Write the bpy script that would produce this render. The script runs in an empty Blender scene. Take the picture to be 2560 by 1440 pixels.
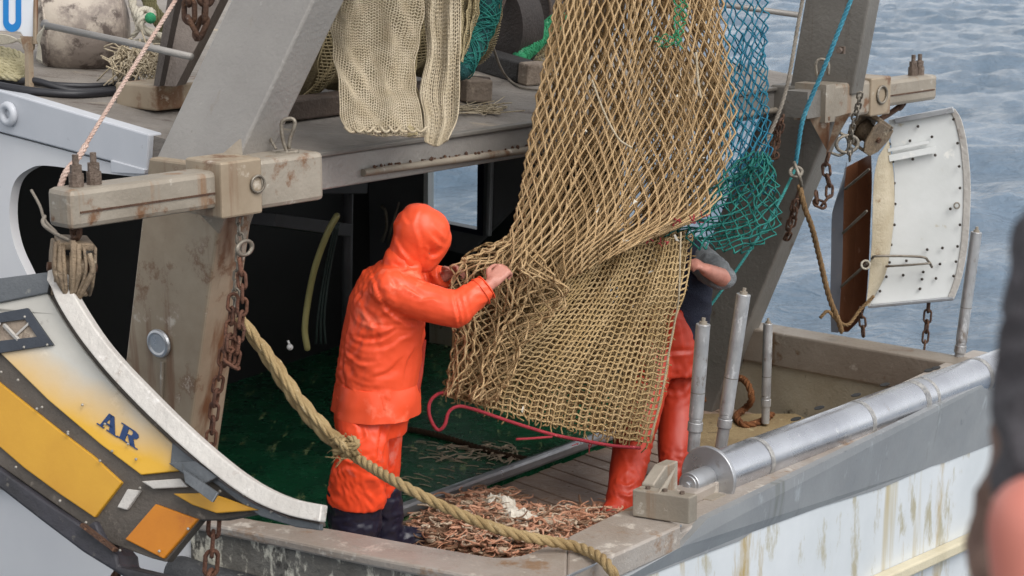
import bpy, math, random
import numpy as np
from mathutils import Vector, noise as mnoise
random.seed(7); rng = np.random.default_rng(7)
scn = bpy.context.scene
COL = scn.collection
A3 = lambda *p: np.array(p, float)

# ------------------------------------------------------------------ camera
F, TH, HC = 5000.0, math.radians(11.6), 3.2
CAM = A3(0, 0, HC)
cd = bpy.data.cameras.new('camera'); cam = bpy.data.objects.new('camera', cd); COL.objects.link(cam)
cd.sensor_width = 36; cd.lens = F / 2560 * 36; cd.clip_start = 0.05; cd.clip_end = 4000
cam.location = CAM; cam.rotation_euler = (math.pi / 2 - TH, 0, 0)
cd.dof.use_dof = True; cd.dof.focus_distance = 9.3; cd.dof.aperture_fstop = 6.3
scn.camera = cam
# ------------------------------------------------------------------ sky and sun (bright overcast)
SUN_EL, SUN_AZ = math.radians(50), math.radians(142)     # azimuth clockwise from +Y: behind the camera, to its right
w = bpy.data.worlds.new('World'); scn.world = w; w.use_nodes = True
nt = w.node_tree; bg = nt.nodes['Background']
sky = nt.nodes.new('ShaderNodeTexSky'); sky.sky_type = 'NISHITA'; sky.sun_disc = False
sky.sun_elevation = SUN_EL; sky.sun_rotation = SUN_AZ; sky.air_density = 1.0; sky.dust_density = 1.5; sky.ozone_density = 1.0
hs = nt.nodes.new('ShaderNodeHueSaturation'); hs.inputs['Saturation'].default_value = 0.1
nt.links.new(sky.outputs[0], hs.inputs['Color']); nt.links.new(hs.outputs[0], bg.inputs['Color'])
bg.inputs['Strength'].default_value = 0.15
sd = bpy.data.lights.new('sun', 'SUN'); sd.energy = 1.3; sd.angle = math.radians(40); sd.color = (1, .955, .9)
so = bpy.data.objects.new('sun', sd); COL.objects.link(so); so.location = (0, 0, 30)
sdir = Vector((math.sin(SUN_AZ) * math.cos(SUN_EL), math.cos(SUN_AZ) * math.cos(SUN_EL), math.sin(SUN_EL)))
so.rotation_euler = sdir.to_track_quat('Z', 'Y').to_euler()
scn.view_settings.view_transform = 'Standard'; scn.view_settings.look = 'None'
scn.view_settings.exposure = 0.72; scn.view_settings.gamma = 1
scn.cycles.use_denoising = True
scn.cycles.max_bounces = 8; scn.cycles.transparent_max_bounces = 12

# ------------------------------------------------------------------ surveying helpers: a line of sight meets a plane of the boat
ct, st_ = math.cos(TH), math.sin(TH)
def ray(px, py):
    a, b = (px - 1280) / F, (py - 720) / F
    return A3(a, ct - b * st_, -st_ - b * ct)
def U(px, py, d):
    r = ray(px, py); return CAM + r * (d / r[1])
def UZ(px, py, z):
    r = ray(px, py); return CAM + r * ((z - HC) / r[2])
def Upl(px, py, p0, n):
    r = ray(px, py); return CAM + r * (np.dot(p0 - CAM, n) / np.dot(r, n))
def nrm(v):
    v = np.asarray(v, float); return v / (np.linalg.norm(v) + 1e-12)
S = nrm(A3(.63, .777, 0)); B = A3(-S[1], S[0], 0); Z = A3(0, 0, 1)

# ------------------------------------------------------------------ mesh builder
ROOT = {}
def frames(P, ref=None):
    P = np.asarray(P, float); n = len(P)
    T = np.zeros_like(P); T[1:-1] = P[2:] - P[:-2]; T[0] = P[1] - P[0]; T[-1] = P[-1] - P[-2]
    T /= np.linalg.norm(T, axis=1)[:, None] + 1e-12
    N = np.zeros_like(P)
    r = np.asarray(ref, float) if ref is not None else (Z if abs(T[0][2]) < .9 else A3(1, 0, 0))
    for i in range(n):
        v = r - T[i] * np.dot(r, T[i])
        if np.linalg.norm(v) < 1e-6: v = np.cross(T[i], A3(.3, .5, .8))
        N[i] = nrm(v)
        if ref is None: r = N[i]
    return T, N, np.cross(T, N)
def spline(P, k=8, closed=False):
    P = np.asarray(P, float)
    if len(P) < 3 and not closed:
        t = np.linspace(0, 1, k + 1)[:, None]; return P[0] * (1 - t) + P[-1] * t
    Q = np.vstack([P[-1:], P, P[:2]]) if closed else np.vstack([2 * P[0] - P[1], P, 2 * P[-1] - P[-2]])
    out = []; m = len(P) if closed else len(P) - 1
    for i in range(m):
        a, b, c, d = Q[i:i + 4]
        t = np.linspace(0, 1, k, endpoint=False)[:, None]
        out.append(.5 * (2 * b + (c - a) * t + (2 * a - 5 * b + 4 * c - d) * t ** 2 + (3 * b - a - 3 * c + d) * t ** 3))
    r = np.vstack(out)
    return r if closed else np.vstack([r, P[-1:]])
def resample(P, n):
    P = np.asarray(P, float); s = np.r_[0, np.cumsum(np.linalg.norm(np.diff(P, axis=0), axis=1))]
    t = np.linspace(0, s[-1], n)
    return np.stack([np.interp(t, s, P[:, k]) for k in range(P.shape[1])], 1)
class MB:
    def __init__(s): s.v = []; s.f = []; s.n = 0; s.uv = None
    def add(s, V, Fs):
        V = np.asarray(V, float); o = s.n
        s.v.append(V); s.n += len(V); s.f += [tuple(int(i) + o for i in f) for f in Fs]; return s
    def hexa(s, b, t):
        return s.add(np.vstack([b, t]), [(3, 2, 1, 0), (4, 5, 6, 7), (0, 1, 5, 4), (1, 2, 6, 5), (2, 3, 7, 6), (3, 0, 4, 7)])
    def box(s, c, ax, ay, az):
        c, ax, ay, az = (np.asarray(q, float) for q in (c, ax, ay, az))
        q = [-ax - ay, ax - ay, ax + ay, -ax + ay]
        return s.hexa([c + i - az for i in q], [c + i + az for i in q])
    def bar(s, p, q, w_, h, up=Z):
        p, q = np.asarray(p, float), np.asarray(q, float); t = nrm(q - p)
        sd_ = nrm(np.cross(t, up)); u = np.cross(sd_, t)
        return s.box((p + q) / 2, (q - p) / 2, sd_ * w_ / 2, u * h / 2)
    def prism(s, P, ext):
        P = np.asarray(P, float); n = len(P); ext = np.asarray(ext, float)
        Fs = [tuple(range(n - 1, -1, -1)), tuple(range(n, 2 * n))] + [(i, (i + 1) % n, n + (i + 1) % n, n + i) for i in range(n)]
        return s.add(np.vstack([P, P + ext]), Fs)
    def tube(s, P, r, n=8, cap=True, ref=None, flat=1.0, rnd=False, ph=0):
        P = np.asarray(P, float); r = np.broadcast_to(np.asarray(r, float), (len(P),)).copy()
        if rnd:
            t0, t1 = nrm(P[0] - P[1]), nrm(P[-1] - P[-2]); an = [.95, .75, .4]
            P = np.vstack([[P[0] + t0 * r[0] * a for a in an], P, [P[-1] + t1 * r[-1] * a for a in an[::-1]]])
            rr = [math.sqrt(1 - a * a) for a in an]
            r = np.r_[[r[0] * a for a in rr], r, [r[-1] * a for a in rr[::-1]]]
        T, N, Bn = frames(P, ref); m = len(P)
        a = np.linspace(0, 2 * np.pi, n, endpoint=False) + ph
        V = P[:, None] + r[:, None, None] * (N[:, None] * np.cos(a)[None, :, None] + flat * Bn[:, None] * np.sin(a)[None, :, None])
        Fs = [(i * n + j, i * n + (j + 1) % n, (i + 1) * n + (j + 1) % n, (i + 1) * n + j) for i in range(m - 1) for j in range(n)]
        if cap: Fs += [tuple(range(n - 1, -1, -1)), tuple((m - 1) * n + j for j in range(n))]
        return s.add(V.reshape(-1, 3), Fs)
    def loft(s, rings, cap=True):
        m, n = len(rings), len(rings[0])
        Fs = [(i * n + j, i * n + (j + 1) % n, (i + 1) * n + (j + 1) % n, (i + 1) * n + j) for i in range(m - 1) for j in range(n)]
        if cap: Fs += [tuple(range(n - 1, -1, -1)), tuple((m - 1) * n + j for j in range(n))]
        return s.add(np.asarray(rings, float).reshape(-1, 3), Fs)
    def grid(s, G):
        G = np.asarray(G, float); m, n = G.shape[:2]
        return s.add(G.reshape(-1, 3), [(i * n + j, i * n + j + 1, (i + 1) * n + j + 1, (i + 1) * n + j) for i in range(m - 1) for j in range(n - 1)])
    def slab(s, G, off):
        """a curved sheet with thickness: grid G and the same grid moved by off (m,n,3 or 3)"""
        G = np.asarray(G, float); m, n = G.shape[:2]; H = G + off; o = m * n
        ix = lambda i, j: i * n + j
        Fs = []
        for i in range(m - 1):
            for j in range(n - 1):
                q = (ix(i, j), ix(i, j + 1), ix(i + 1, j + 1), ix(i + 1, j))
                Fs += [q[::-1], tuple(k + o for k in q)]
        ed = [ix(0, j) for j in range(n)] + [ix(i, n - 1) for i in range(1, m)] + [ix(m - 1, j) for j in range(n - 2, -1, -1)] + [ix(i, 0) for i in range(m - 2, 0, -1)]
        Fs += [(ed[k], ed[(k + 1) % len(ed)], ed[(k + 1) % len(ed)] + o, ed[k] + o) for k in range(len(ed))]
        return s.add(np.vstack([G.reshape(-1, 3), H.reshape(-1, 3)]), Fs)
    def disc(s, c, ax, r, h, n=24):
        c = np.asarray(c, float); ax = nrm(ax); return s.tube([c - ax * h / 2, c + ax * h / 2], r, n)
    def ball(s, c, r, n=12, sc=(1, 1, 1)):
        c = np.asarray(c, float); k = n // 2
        R = [[c + r * np.asarray(sc) * A3(math.sin(p) * math.cos(t), math.sin(p) * math.sin(t), math.cos(p)) for t in np.linspace(0, 2 * math.pi, n, endpoint=False)] for p in np.linspace(.05, math.pi - .05, k + 1)]
        return s.loft(R)
    def torus(s, c, ax, R, r, n=20, m=8, squash=1.0, along=None):
        ax = nrm(ax); e = nrm(np.cross(ax, along)) if along is not None else frames([A3(0, 0, 0), ax])[1][0]; g = np.cross(ax, e)
        rings = [[c + e * math.cos(t) * (R + r * math.cos(p)) + g * math.sin(t) * (R + r * math.cos(p)) * squash + ax * r * math.sin(p) for p in np.linspace(0, 2 * math.pi, m, endpoint=False)] for t in np.linspace(0, 2 * math.pi, n, endpoint=False)]
        Fs = [(i * m + j, i * m + (j + 1) % m, ((i + 1) % n) * m + (j + 1) % m, ((i + 1) % n) * m + j) for i in range(n) for j in range(m)]
        return s.add(np.asarray(rings).reshape(-1, 3), Fs)
    def rope(s, P, R, pitch=None, n=6, strands=3, seg=None):
        """laid rope: three strands twisted round the path"""
        P = np.asarray(P, float); L = np.linalg.norm(np.diff(P, axis=0), axis=1).sum(); pitch = pitch or R * 7
        m = seg or int(max(8, min(700, L / pitch * 9))); P = resample(P, m)
        T, N, Bn = frames(P); a = np.linspace(0, L / pitch * 2 * np.pi, m)
        Rv = np.broadcast_to(R, (m,)) if np.ndim(R) == 0 else np.interp(np.linspace(0, 1, m), np.linspace(0, 1, len(R)), R)
        for k in range(strands):
            b = a + 2 * np.pi * k / strands
            s.tube(P + .5 * Rv[:, None] * (N * np.cos(b)[:, None] + Bn * np.sin(b)[:, None]), Rv * .56, n)
        return s
    def chain(s, P, L, wd, r, tw=0.0):
        """chain of oval links along the path, each turned a quarter against the next"""
        P = np.asarray(P, float); tot = np.linalg.norm(np.diff(P, axis=0), axis=1).sum(); k = max(2, int(tot / (L * .74)))
        Q = resample(P, k + 1); T, N, Bn = frames(Q)
        for i in range(k):
            t = nrm(Q[i + 1] - Q[i]); a = (0 if i % 2 else math.pi / 2) + tw + .5 * math.sin(i * 1.7)
            e = N[i] * math.cos(a) + Bn[i] * math.sin(a); e = nrm(e - t * np.dot(e, t)); c = (Q[i] + Q[i + 1]) / 2
            pts = []
            for q in range(14):
                ang = 2 * math.pi * q / 14; x, y = math.cos(ang), math.sin(ang)
                pts.append(c + t * (x * wd * .5 + (L - wd) / 2 * (1 if x > 0 else -1)) + e * y * wd / 2)
            pts = np.array(pts); m = 6
            T2 = nrm(np.cross(t, e)); rings = []
            for q in range(14):
                o = nrm(pts[q] - c - t * np.dot(pts[q] - c, t) * .75)
                rings.append([pts[q] + r * (o * math.cos(g) + T2 * math.sin(g)) for g in np.linspace(0, 2 * math.pi, m, endpoint=False)])
            s.add(np.asarray(rings).reshape(-1, 3), [(i2 * m + j, i2 * m + (j + 1) % m, ((i2 + 1) % 14) * m + (j + 1) % m, ((i2 + 1) % 14) * m + j) for i2 in range(14) for j in range(m)])
        return s
    def build(s, name, m, parent=None, smooth=False, bevel=0, off=None, auto=None):
        V = np.vstack(s.v)
        o0 = ROOT.get(parent.name, A3(0, 0, 0)) if parent is not None else (off if off is not None else V.min(0) * A3(0, 0, 1) + V.mean(0) * A3(1, 1, 0))
        me = bpy.data.meshes.new(name); me.from_pydata((V - o0).tolist(), [], s.f); me.validate()
        o = bpy.data.objects.new(name, me); COL.objects.link(o)
        if parent is not None: o.parent = parent
        else: o.location = o0
        ROOT[o.name] = o0
        me.materials.append(m)
        if smooth: me.polygons.foreach_set('use_smooth', [True] * len(me.polygons))
        if auto: me.polygons.foreach_set('use_smooth', [True] * len(me.polygons)); me.set_sharp_from_angle(angle=math.radians(auto))
        if bevel:
            b = o.modifiers.new('edge', 'BEVEL'); b.width = bevel; b.segments = 2; b.limit_method = 'ANGLE'; b.angle_limit = math.radians(40); b.harden_normals = False
        return o
def tag(o, label, cat, group=None, kind=None):
    if label: o['label'] = label
    if cat: o['category'] = cat
    if group: o['group'] = group
    if kind: o['kind'] = kind
    return o
def thing(name, label, cat, loc, group=None):
    o = bpy.data.objects.new(name, None); COL.objects.link(o); o.location = [float(x) for x in loc]; o.empty_display_size = .1
    ROOT[o.name] = np.asarray(loc, float); return tag(o, label, cat, group)

# ------------------------------------------------------------------ materials
def hexc(h):
    c = [int(h[i:i + 2], 16) / 255 for i in (0, 2, 4)]
    return tuple((x / 12.92 if x <= .04045 else ((x + .055) / 1.055) ** 2.4) for x in c) + (1,)
def C4(c): return hexc(c) if isinstance(c, str) else tuple(c) + (1,)
def pmat(name, c1, c2=None, rough=.55, metal=0.0, scale=3, spots=None, spots2=None, streak=None, bump=.0, bscale=60, spec=.5, stretch=None, rvar=.0, coat=0):
    m = bpy.data.materials.new(name); m.use_nodes = True; t = m.node_tree; N = t.nodes; L = t.links
    bs = N['Principled BSDF']; bs.inputs['Roughness'].default_value = rough; bs.inputs['Metallic'].default_value = metal
    bs.inputs['Specular IOR Level'].default_value = spec
    if coat: bs.inputs['Coat Weight'].default_value = coat; bs.inputs['Coat Roughness'].default_value = .2
    tc = N.new('ShaderNodeTexCoord'); co = tc.outputs['Object']
    def nz(sc, detail=6, rg=.6, mp=None):
        n = N.new('ShaderNodeTexNoise'); n.inputs['Scale'].default_value = sc; n.inputs['Detail'].default_value = detail; n.inputs['Roughness'].default_value = rg
        if mp:
            g = N.new('ShaderNodeMapping'); g.inputs['Scale'].default_value = mp; L.new(co, g.inputs['Vector']); L.new(g.outputs[0], n.inputs['Vector'])
        else: L.new(co, n.inputs['Vector'])
        return n.outputs['Fac']
    def rmp(fac, lo, hi):
        r = N.new('ShaderNodeMapRange'); r.inputs[1].default_value = lo; r.inputs[2].default_value = hi; r.clamp = True; L.new(fac, r.inputs[0]); return r.outputs[0]
    def mix(fac, a, b):
        x = N.new('ShaderNodeMix'); x.data_type = 'RGBA'; L.new(fac, x.inputs[0])
        for i, q in ((6, a), (7, b)):
            if isinstance(q, tuple): x.inputs[i].default_value = q
            else: L.new(q, x.inputs[i])
        return x.outputs[2]
    col = C4(c1)
    if c2 is not None: col = mix(rmp(nz(scale, mp=stretch), .35, .65), C4(c1), C4(c2))
    for k, sp in enumerate((spots, spots2)):
        if sp:
            c, amt, sc = sp[:3]; hi = .72 - amt * .32
            f = rmp(nz(sc, 9, .68, sp[3] if len(sp) > 3 else None), hi, hi + .08); col = mix(f, col, C4(c))
    if streak:
        c, amt, sc = streak; hi = .74 - amt * .32
        f = rmp(nz(sc, 5, .6, (1, 1, .07)), hi, hi + .12); col = mix(f, col, C4(c))
    if isinstance(col, tuple): bs.inputs['Base Color'].default_value = col
    else: L.new(col, bs.inputs['Base Color'])
    if rvar:
        r = N.new('ShaderNodeMapRange'); L.new(nz(scale * 2.3), r.inputs[0]); r.inputs[1].default_value = .3; r.inputs[2].default_value = .7
        r.inputs[3].default_value = max(.05, rough - rvar); r.inputs[4].default_value = min(1, rough + rvar); L.new(r.outputs[0], bs.inputs['Roughness'])
    if bump:
        b = N.new('ShaderNodeBump'); b.inputs['Strength'].default_value = min(1, bump * 3); b.inputs['Distance'].default_value = bump * .02
        L.new(nz(bscale, 5, .6), b.inputs['Height']); L.new(b.outputs[0], bs.inputs['Normal'])
    return m
M = {}
M['steel'] = pmat('weathered_grey_steel', '96928d', '87837f', .5, .35, 1.6, spots=('6f655c', .2, 7), spots2=('a39f99', .2, 11), streak=('857b70', .2, 9), bump=.25, bscale=45, rvar=.12)
M['steel_dark'] = pmat('dull_grey_steel', '7b7771', '6a6660', .55, .3, 2.5, spots=('57473a', .32, 6), streak=('55483c', .3, 9), bump=.25, bscale=45)
M['steel_rust'] = pmat('stained_galvanised_steel', 'a29480', '8a7a66', .55, .2, 2.2, spots=('6e4e36', .58, 3.5), spots2=('bdb3a4', .42, 7), streak=('6d4c35', .68, 6), bump=.15, bscale=30, rvar=.1)
M['steel_light'] = pmat('pale_galvanised_steel', '9a9184', '867d70', .5, .25, 3, spots=('74553d', .5, 5), spots2=('b9b2a7', .34, 11), streak=('86694f', .5, 9), bump=.2, bscale=50, rvar=.1)
M['stainless'] = pmat('brushed_stainless', 'b6b7b9', 'a5a7ab', .36, .75, 5, spots=('8d8780', .26, 8), spots2=('d5d6d8', .34, 14), bump=.12, bscale=70, rvar=.1)
M['post_metal'] = pmat('scuffed_aluminium_post', 'b3b3b3', '9c9c9d', .42, .55, 9, spots=('7d736a', .46, 14, (1, 1, .5)), spots2=('d5d5d5', .46, 20, (1, 1, .4)), bump=.15, bscale=80, rvar=.1)
M['rail'] = pmat('scuffed_steel_rail', 'a9a199', '978b80', .48, .3, 3, spots=('8f755e', .48, 5), spots2=('c7bfb4', .44, 9), bump=.25, bscale=50, rvar=.12)
M['rail_far'] = pmat('brown_stained_steel_bulwark', '8d8377', '7a6f63', .5, .3, 2.5, spots=('6b523d', .38, 5), spots2=('a39b90', .3, 9), streak=('69533f', .42, 8), bump=.25, bscale=50)
M['inner_wall'] = pmat('grimy_pale_bulwark_paint', '97907f', '857c69', .6, 0, 3, spots=('4a3d2c', .42, 9), streak=('6a5a44', .34, 7), bump=.25)
M['band'] = pmat('grey_transom_plate', '999b9c', '8c8e90', .45, .35, 2, spots=('a9adb0', .34, 9, (1, 1, .4)), spots2=('6c7175', .3, 5), streak=('787a76', .4, 6), bump=.12, bscale=40, rvar=.1)
M['hull_white'] = pmat('white_hull_paint', 'cfd3d6', 'c0c5c9', .42, 0, 1.5, spots=('9a9a95', .22, 9), spots2=('b9b5a6', .26, 3), streak=('a8925e', .62, 2.3), bump=.12, bscale=9)
M['hull_white'] = pmat('streaked_white_hull_paint', 'c9cdd0', 'bcc1c4', .42, 0, 1.5, spots=('a38d58', .5, 1.9, (1, 1, .2)), spots2=('a39d88', .5, 4.5, (1, 1, .4)), streak=('ada07c', .46, 4), bump=.12, bscale=9)
M['wall_white'] = pmat('white_wheelhouse_paint', 'd6d6d7', 'cdcdd0', .4, 0, 1.2, spots=('b2b2b8', .18, 8), bump=.06, bscale=9)
M['trim_white'] = pmat('pale_blue_grey_trim_paint', 'bfc1c6', 'b3b6bc', .42, 0, 1.5, spots=('8d8d92', .22, 10), streak=('a2a3a8', .3, 6), bump=.1, bscale=20)
M['hull_side'] = pmat('flaking_dark_hull_side', '6f6c66', '55514b', .6, .1, 4, spots=('34312d', .5, 7), spots2=('cbc7b9', .66, 13, (1, 1, .45)), streak=('6b4e38', .3, 9), bump=.5, bscale=30)
M['black_rubber'] = pmat('black_rubber', '232225', '34333a', .5, 0, 5, spots=('5c5852', .3, 12), bump=.3, bscale=30)
M['cave'] = pmat('shade_black_interior', '0d0d0e', '131313', .6, 0, 3)  # near-black colour puts the shade of the shelter into its surfaces
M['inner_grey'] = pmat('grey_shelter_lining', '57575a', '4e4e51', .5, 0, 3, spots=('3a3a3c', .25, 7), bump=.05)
M['navy'] = pmat('navy_window_seal', '12172b', '0d1020', .4)
M['white_paint'] = pmat('white_gloss_paint', 'dcdcdc', 'd0d0d0', .35)
M['green_deck'] = pmat('worn_shaded_green_deck_paint', '195c3b', '0f432b', .26, 0, 3, spots=('8a9a6a', .42, 9, (1.6, .35, 1)), spots2=('12301f', .4, 1.1), bump=.4, bscale=30, rvar=.15)  # pale streaks are wear; the broad dark blotches paint in deck shade
M['wood'] = pmat('wet_weathered_planks', 'a08b7c', '8a7465', .4, 0, 5, spots=('705749', .3, 7), spots2=('b8a89c', .36, 10), bump=.3, bscale=40, rvar=.15)
M['wood_tan'] = pmat('tan_weathered_deck', '93805f', '7d6a4d', .6, 0, 4, spots=('a99a78', .4, 8), spots2=('5f4f3a', .36, 6), bump=.4, bscale=40)
M['roof_deck'] = pmat('weathered_grey_roof_deck', '88827b', '736c65', .7, 0, 3.5, spots=('a1937f', .42, 5, (.5, 1.6, 1)), spots2=('5b5048', .4, 7, (.5, 2, 1)), bump=.6, bscale=25)
M['timber'] = pmat('dark_timber_beam', '51443c', '3f352e', .7, 0, 6, spots=('6f6258', .4, 9), bump=.5, bscale=35)
M['timber_pale'] = pmat('bleached_timber', '8e8072', '73665a', .75, 0, 6, spots=('a79a8a', .36, 9), spots2=('5b4c3f', .36, 12), bump=.5, bscale=35)
M['rust'] = pmat('rusty_iron', '5e4433', '4a342a', .75, .3, 14, spots=('7f5a3e', .42, 25), spots2=('8a8078', .34, 18), bump=.5, bscale=90)
M['rust_red'] = pmat('red_brown_rusted_chain', '6f4a38', '553a2f', .75, .25, 14, spots=('8d6048', .42, 25), bump=.5, bscale=90)
M['rust_bar'] = pmat('pinkish_rusted_upright', '92705a', '7d5b47', .7, .1, 6, spots=('5a4335', .3, 12), bump=.4)
M['chain_grey'] = pmat('grey_steel_chain', '8a8378', '6c6459', .5, .5, 14, spots=('6b4b36', .38, 20), bump=.3)
M['block'] = pmat('grubby_brown_pulley_block', '8d7a62', '6f6050', .65, .15, 9, spots=('9d907c', .4, 14), spots2=('3f3428', .4, 12), bump=.5, bscale=60)
M['bolt'] = pmat('corroded_bolt', '6f6157', '594b41', .6, .3, 20, spots=('8c837a', .4, 30), bump=.4)
def strands(name, c1, c2, c3=None, rough=.75, sc=9): return pmat(name, c1, c2, rough, 0, sc, spots=(c3, .36, 30) if c3 else None, bump=.5, bscale=240, spec=.3)
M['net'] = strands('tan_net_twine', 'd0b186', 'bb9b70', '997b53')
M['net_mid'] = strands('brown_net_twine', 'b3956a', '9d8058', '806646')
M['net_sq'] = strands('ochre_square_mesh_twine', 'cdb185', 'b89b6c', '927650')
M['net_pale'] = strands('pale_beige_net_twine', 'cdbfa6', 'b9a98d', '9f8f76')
M['net_pale_in'] = strands('darker_beige_net_twine', 'b7a884', 'a29370', '867858')  # darker beige twine for linings, wound net and scraps
M['teal_lo'] = strands('teal_net_twine', '2f8478', '226a66', '4d9a86')
M['teal_hi'] = strands('blue_teal_net_twine', '2f7f95', '296e8c', '49a0a8')
M['green_net'] = strands('bright_green_net_twine', '3fa070', '2b7f58', '7cc09a')
M['red_rope'] = strands('red_rope', 'b03a44', '8f2b36', 'c9656a')
M['hawser'] = strands('straw_coloured_hawser', 'b29a70', '9a8159', 'c4b08a')
M['pink_rope'] = strands('pale_pink_rope', 'd8bfb2', 'c9ab9d', 'e6d6cc')
M['blue_rope'] = strands('blue_rope', '4f9db3', '3c8099', '7fbac6')
M['teal_rope'] = strands('teal_rope', '3f8f8c', '2f7674', '5fa8a0')
M['grey_rope'] = strands('grey_cable', '938b80', '7b7369', 'aaa297')
M['brown_rope'] = strands('brown_rope', '8f7350', '755c3e', 'a58a66')
M['rust_rope'] = strands('rusty_brown_rope', '8c5c38', '6f452a', 'a97a52')
M['dark_rope'] = strands('dark_tarry_rope', '57412f', '3f2f22', '7a5c40')
M['cream_rope'] = strands('cream_rope', 'b9b090', 'a39a78', 'cfc8ac')
M['white_rope'] = strands('off_white_rope', 'cfc8b8', 'b9b1a0', 'ded9cc')
M['black_hose'] = pmat('black_hose', '26262b', '1e1e22', .45, 0, 6, bump=.1)
M['hose'] = pmat('yellowed_hose', '8f8a5a', '7a7548', .45)
M['buoy'] = pmat('dirty_white_buoy', 'b0a598', '9f9488', .65, 0, 3, spots=('81766e', .85, 3.0), spots2=('574c46', .62, 9), bump=.3, bscale=14)
M['sign_white'] = pmat('white_enamel_sign', 'dcdfe4', 'd2d5da', .4, 0, 3, spots=('a08f80', .16, 12))
M['sign_blue'] = pmat('blue_enamel_paint', '1f7fc4', '1b74b6', .4)
M['door_up'] = None
M['yellow'] = pmat('ochre_yellow_paint', 'bf8f28', 'b38222', .42, 0, 2.5, spots=('d9b154', .26, 6), spots2=('9c7226', .24, 9), bump=.15, bscale=20)
M['orange_patch'] = pmat('amber_orange_paint', 'c07810', 'b0690d', .4, 0, 3, spots=('a85e14', .34, 6), bump=.15, bscale=20)
M['door_frame'] = pmat('dark_grey_door_frame', '5b544d', '4a443e', .5, .3, 4, spots=('7f766c', .34, 9), spots2=('37322d', .34, 7), bump=.25)
M['door_steel'] = pmat('slate_grey_door_steel', '6a6d70', '565a5e', .45, .4, 4, spots=('8b8a86', .34, 10), spots2=('46443c', .3, 8), bump=.25)
M['shoe'] = pmat('scratched_white_shoe', 'c0bcb6', 'b2ada7', .45, .15, 5, spots=('8f8278', .38, 8), spots2=('cbc7c2', .4, 16), bump=.3, bscale=35)
M['navy_letter'] = pmat('navy_letter_paint', '17386a', '123058', .45)
M['door_white'] = pmat('off_white_door_plate', 'd3d5d4', 'c6c8c6', .42, 0, 2.5, spots=('a89874', .3, 5), spots2=('e0dfda', .3, 9), bump=.15, bscale=14)
M['door_cream'] = pmat('stained_cream_door_edge', 'b9ae98', 'a0937a', .5, 0, 4, spots=('7d6648', .34, 9), bump=.3)
M['door_brown'] = pmat('brown_rusted_door_plate', '7d5238', '69432d', .5, .1, 3, spots=('4a3326', .34, 5), spots2=('a98a76', .22, 7), bump=.2)
M['door_blue'] = pmat('bluish_steel_door_plate', '84878f', '777a84', .4, .4, 3, spots=('9d8d80', .3, 7), bump=.1)
M['rivet'] = pmat('dark_rivet', '3b332c', '2f2822', .6, .3, 20)
M['rivet_pale'] = pmat('pale_rivet', 'a7a39b', '8d8982', .5, .4, 20)
M['oilskin'] = pmat('orange_oilskin', 'ea5834', 'e44d2b', .42, 0, 2, spots=('d63f24', .34, 3), spots2=('ef7255', .42, 4), bump=.1, bscale=28, rvar=.1, spec=.35)
M['oilskin_tr'] = pmat('worn_orange_oilskin_trousers', 'e84c28', 'df4323', .4, 0, 2, spots=('dd7565', .52, 4), spots2=('bf4026', .36, 7), bump=.1, bscale=28, rvar=.1, spec=.35)
M['oilskin_red'] = pmat('red_orange_oilskin_bib', 'b0341b', '9e2c17', .5, 0, 3, spots=('a62d18', .26, 5), bump=.06, bscale=40)
M['boot'] = pmat('dark_navy_rubber_boot', '1c1a2c', '161424', .4, 0, 5, spots=('3b3846', .26, 12), bump=.1)
M['skin'] = pmat('weathered_skin', 'b98070', 'a86f60', .5, 0, 12, spots=('c79384', .34, 22), bump=.1, bscale=150)
M['navy_cloth'] = pmat('navy_cloth', '1b2033', '161a2b', .85, 0, 9, spots=('3a4058', .2, 40), bump=.3, bscale=200)
M['grey_cloth'] = pmat('heather_grey_cloth', '7d8082', '6d7072', .85, 0, 20, bump=.3, bscale=200)
M['hair'] = pmat('dark_brown_hair', '2d221b', '3a2c23', .7, 0, 40, bump=.5, bscale=120)
M['dark_cloth'] = pmat('charcoal_knit_sleeve', '4c4a4e', '3f3c40', .9, 0, 14, spots=('67636a', .36, 26), bump=.6, bscale=60)
M['dusty_cloth'] = pmat('dusty_brown_cloth', '8d7468', '6a5349', .9, 0, 16, spots=('b09a8c', .36, 24), bump=.5, bscale=80)
M['skin_pink'] = pmat('sunburnt_skin', 'c47a6c', 'b86e60', .5, 0, 6, bump=.05)
M['weed_a'] = strands('orange_brown_weed', 'dba98d', 'c68c6c', 'e8c8b0', rough=.4)
M['weed_b'] = strands('dark_brown_weed', '93745c', '7a5c48', 'b0927a', rough=.4)
M['weed_c'] = strands('pale_tan_weed', 'd6c2aa', 'c2ab92', 'e2d3c0', rough=.4)
M['scrap'] = pmat('crumpled_white_scrap', 'd5cfc2', 'c2bbac', .6, 0, 10, spots=('8b7f6e', .3, 20), bump=.4)
M['glass'] = bpy.data.materials.new('window_glass'); M['glass'].use_nodes = True
_t = M['glass'].node_tree; _t.nodes.remove(_t.nodes['Principled BSDF'])
_a = _t.nodes.new('ShaderNodeBsdfTransparent'); _a.inputs[0].default_value = (.93, .95, .96, 1); _b = _t.nodes.new('ShaderNodeBsdfGlossy'); _b.inputs['Roughness'].default_value = .05
_x = _t.nodes.new('ShaderNodeMixShader'); _x.inputs[0].default_value = .07
_t.links.new(_a.outputs[0], _x.inputs[1]); _t.links.new(_b.outputs[0], _x.inputs[2]); _t.links.new(_x.outputs[0], _t.nodes['Material Output'].inputs[0])
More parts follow.
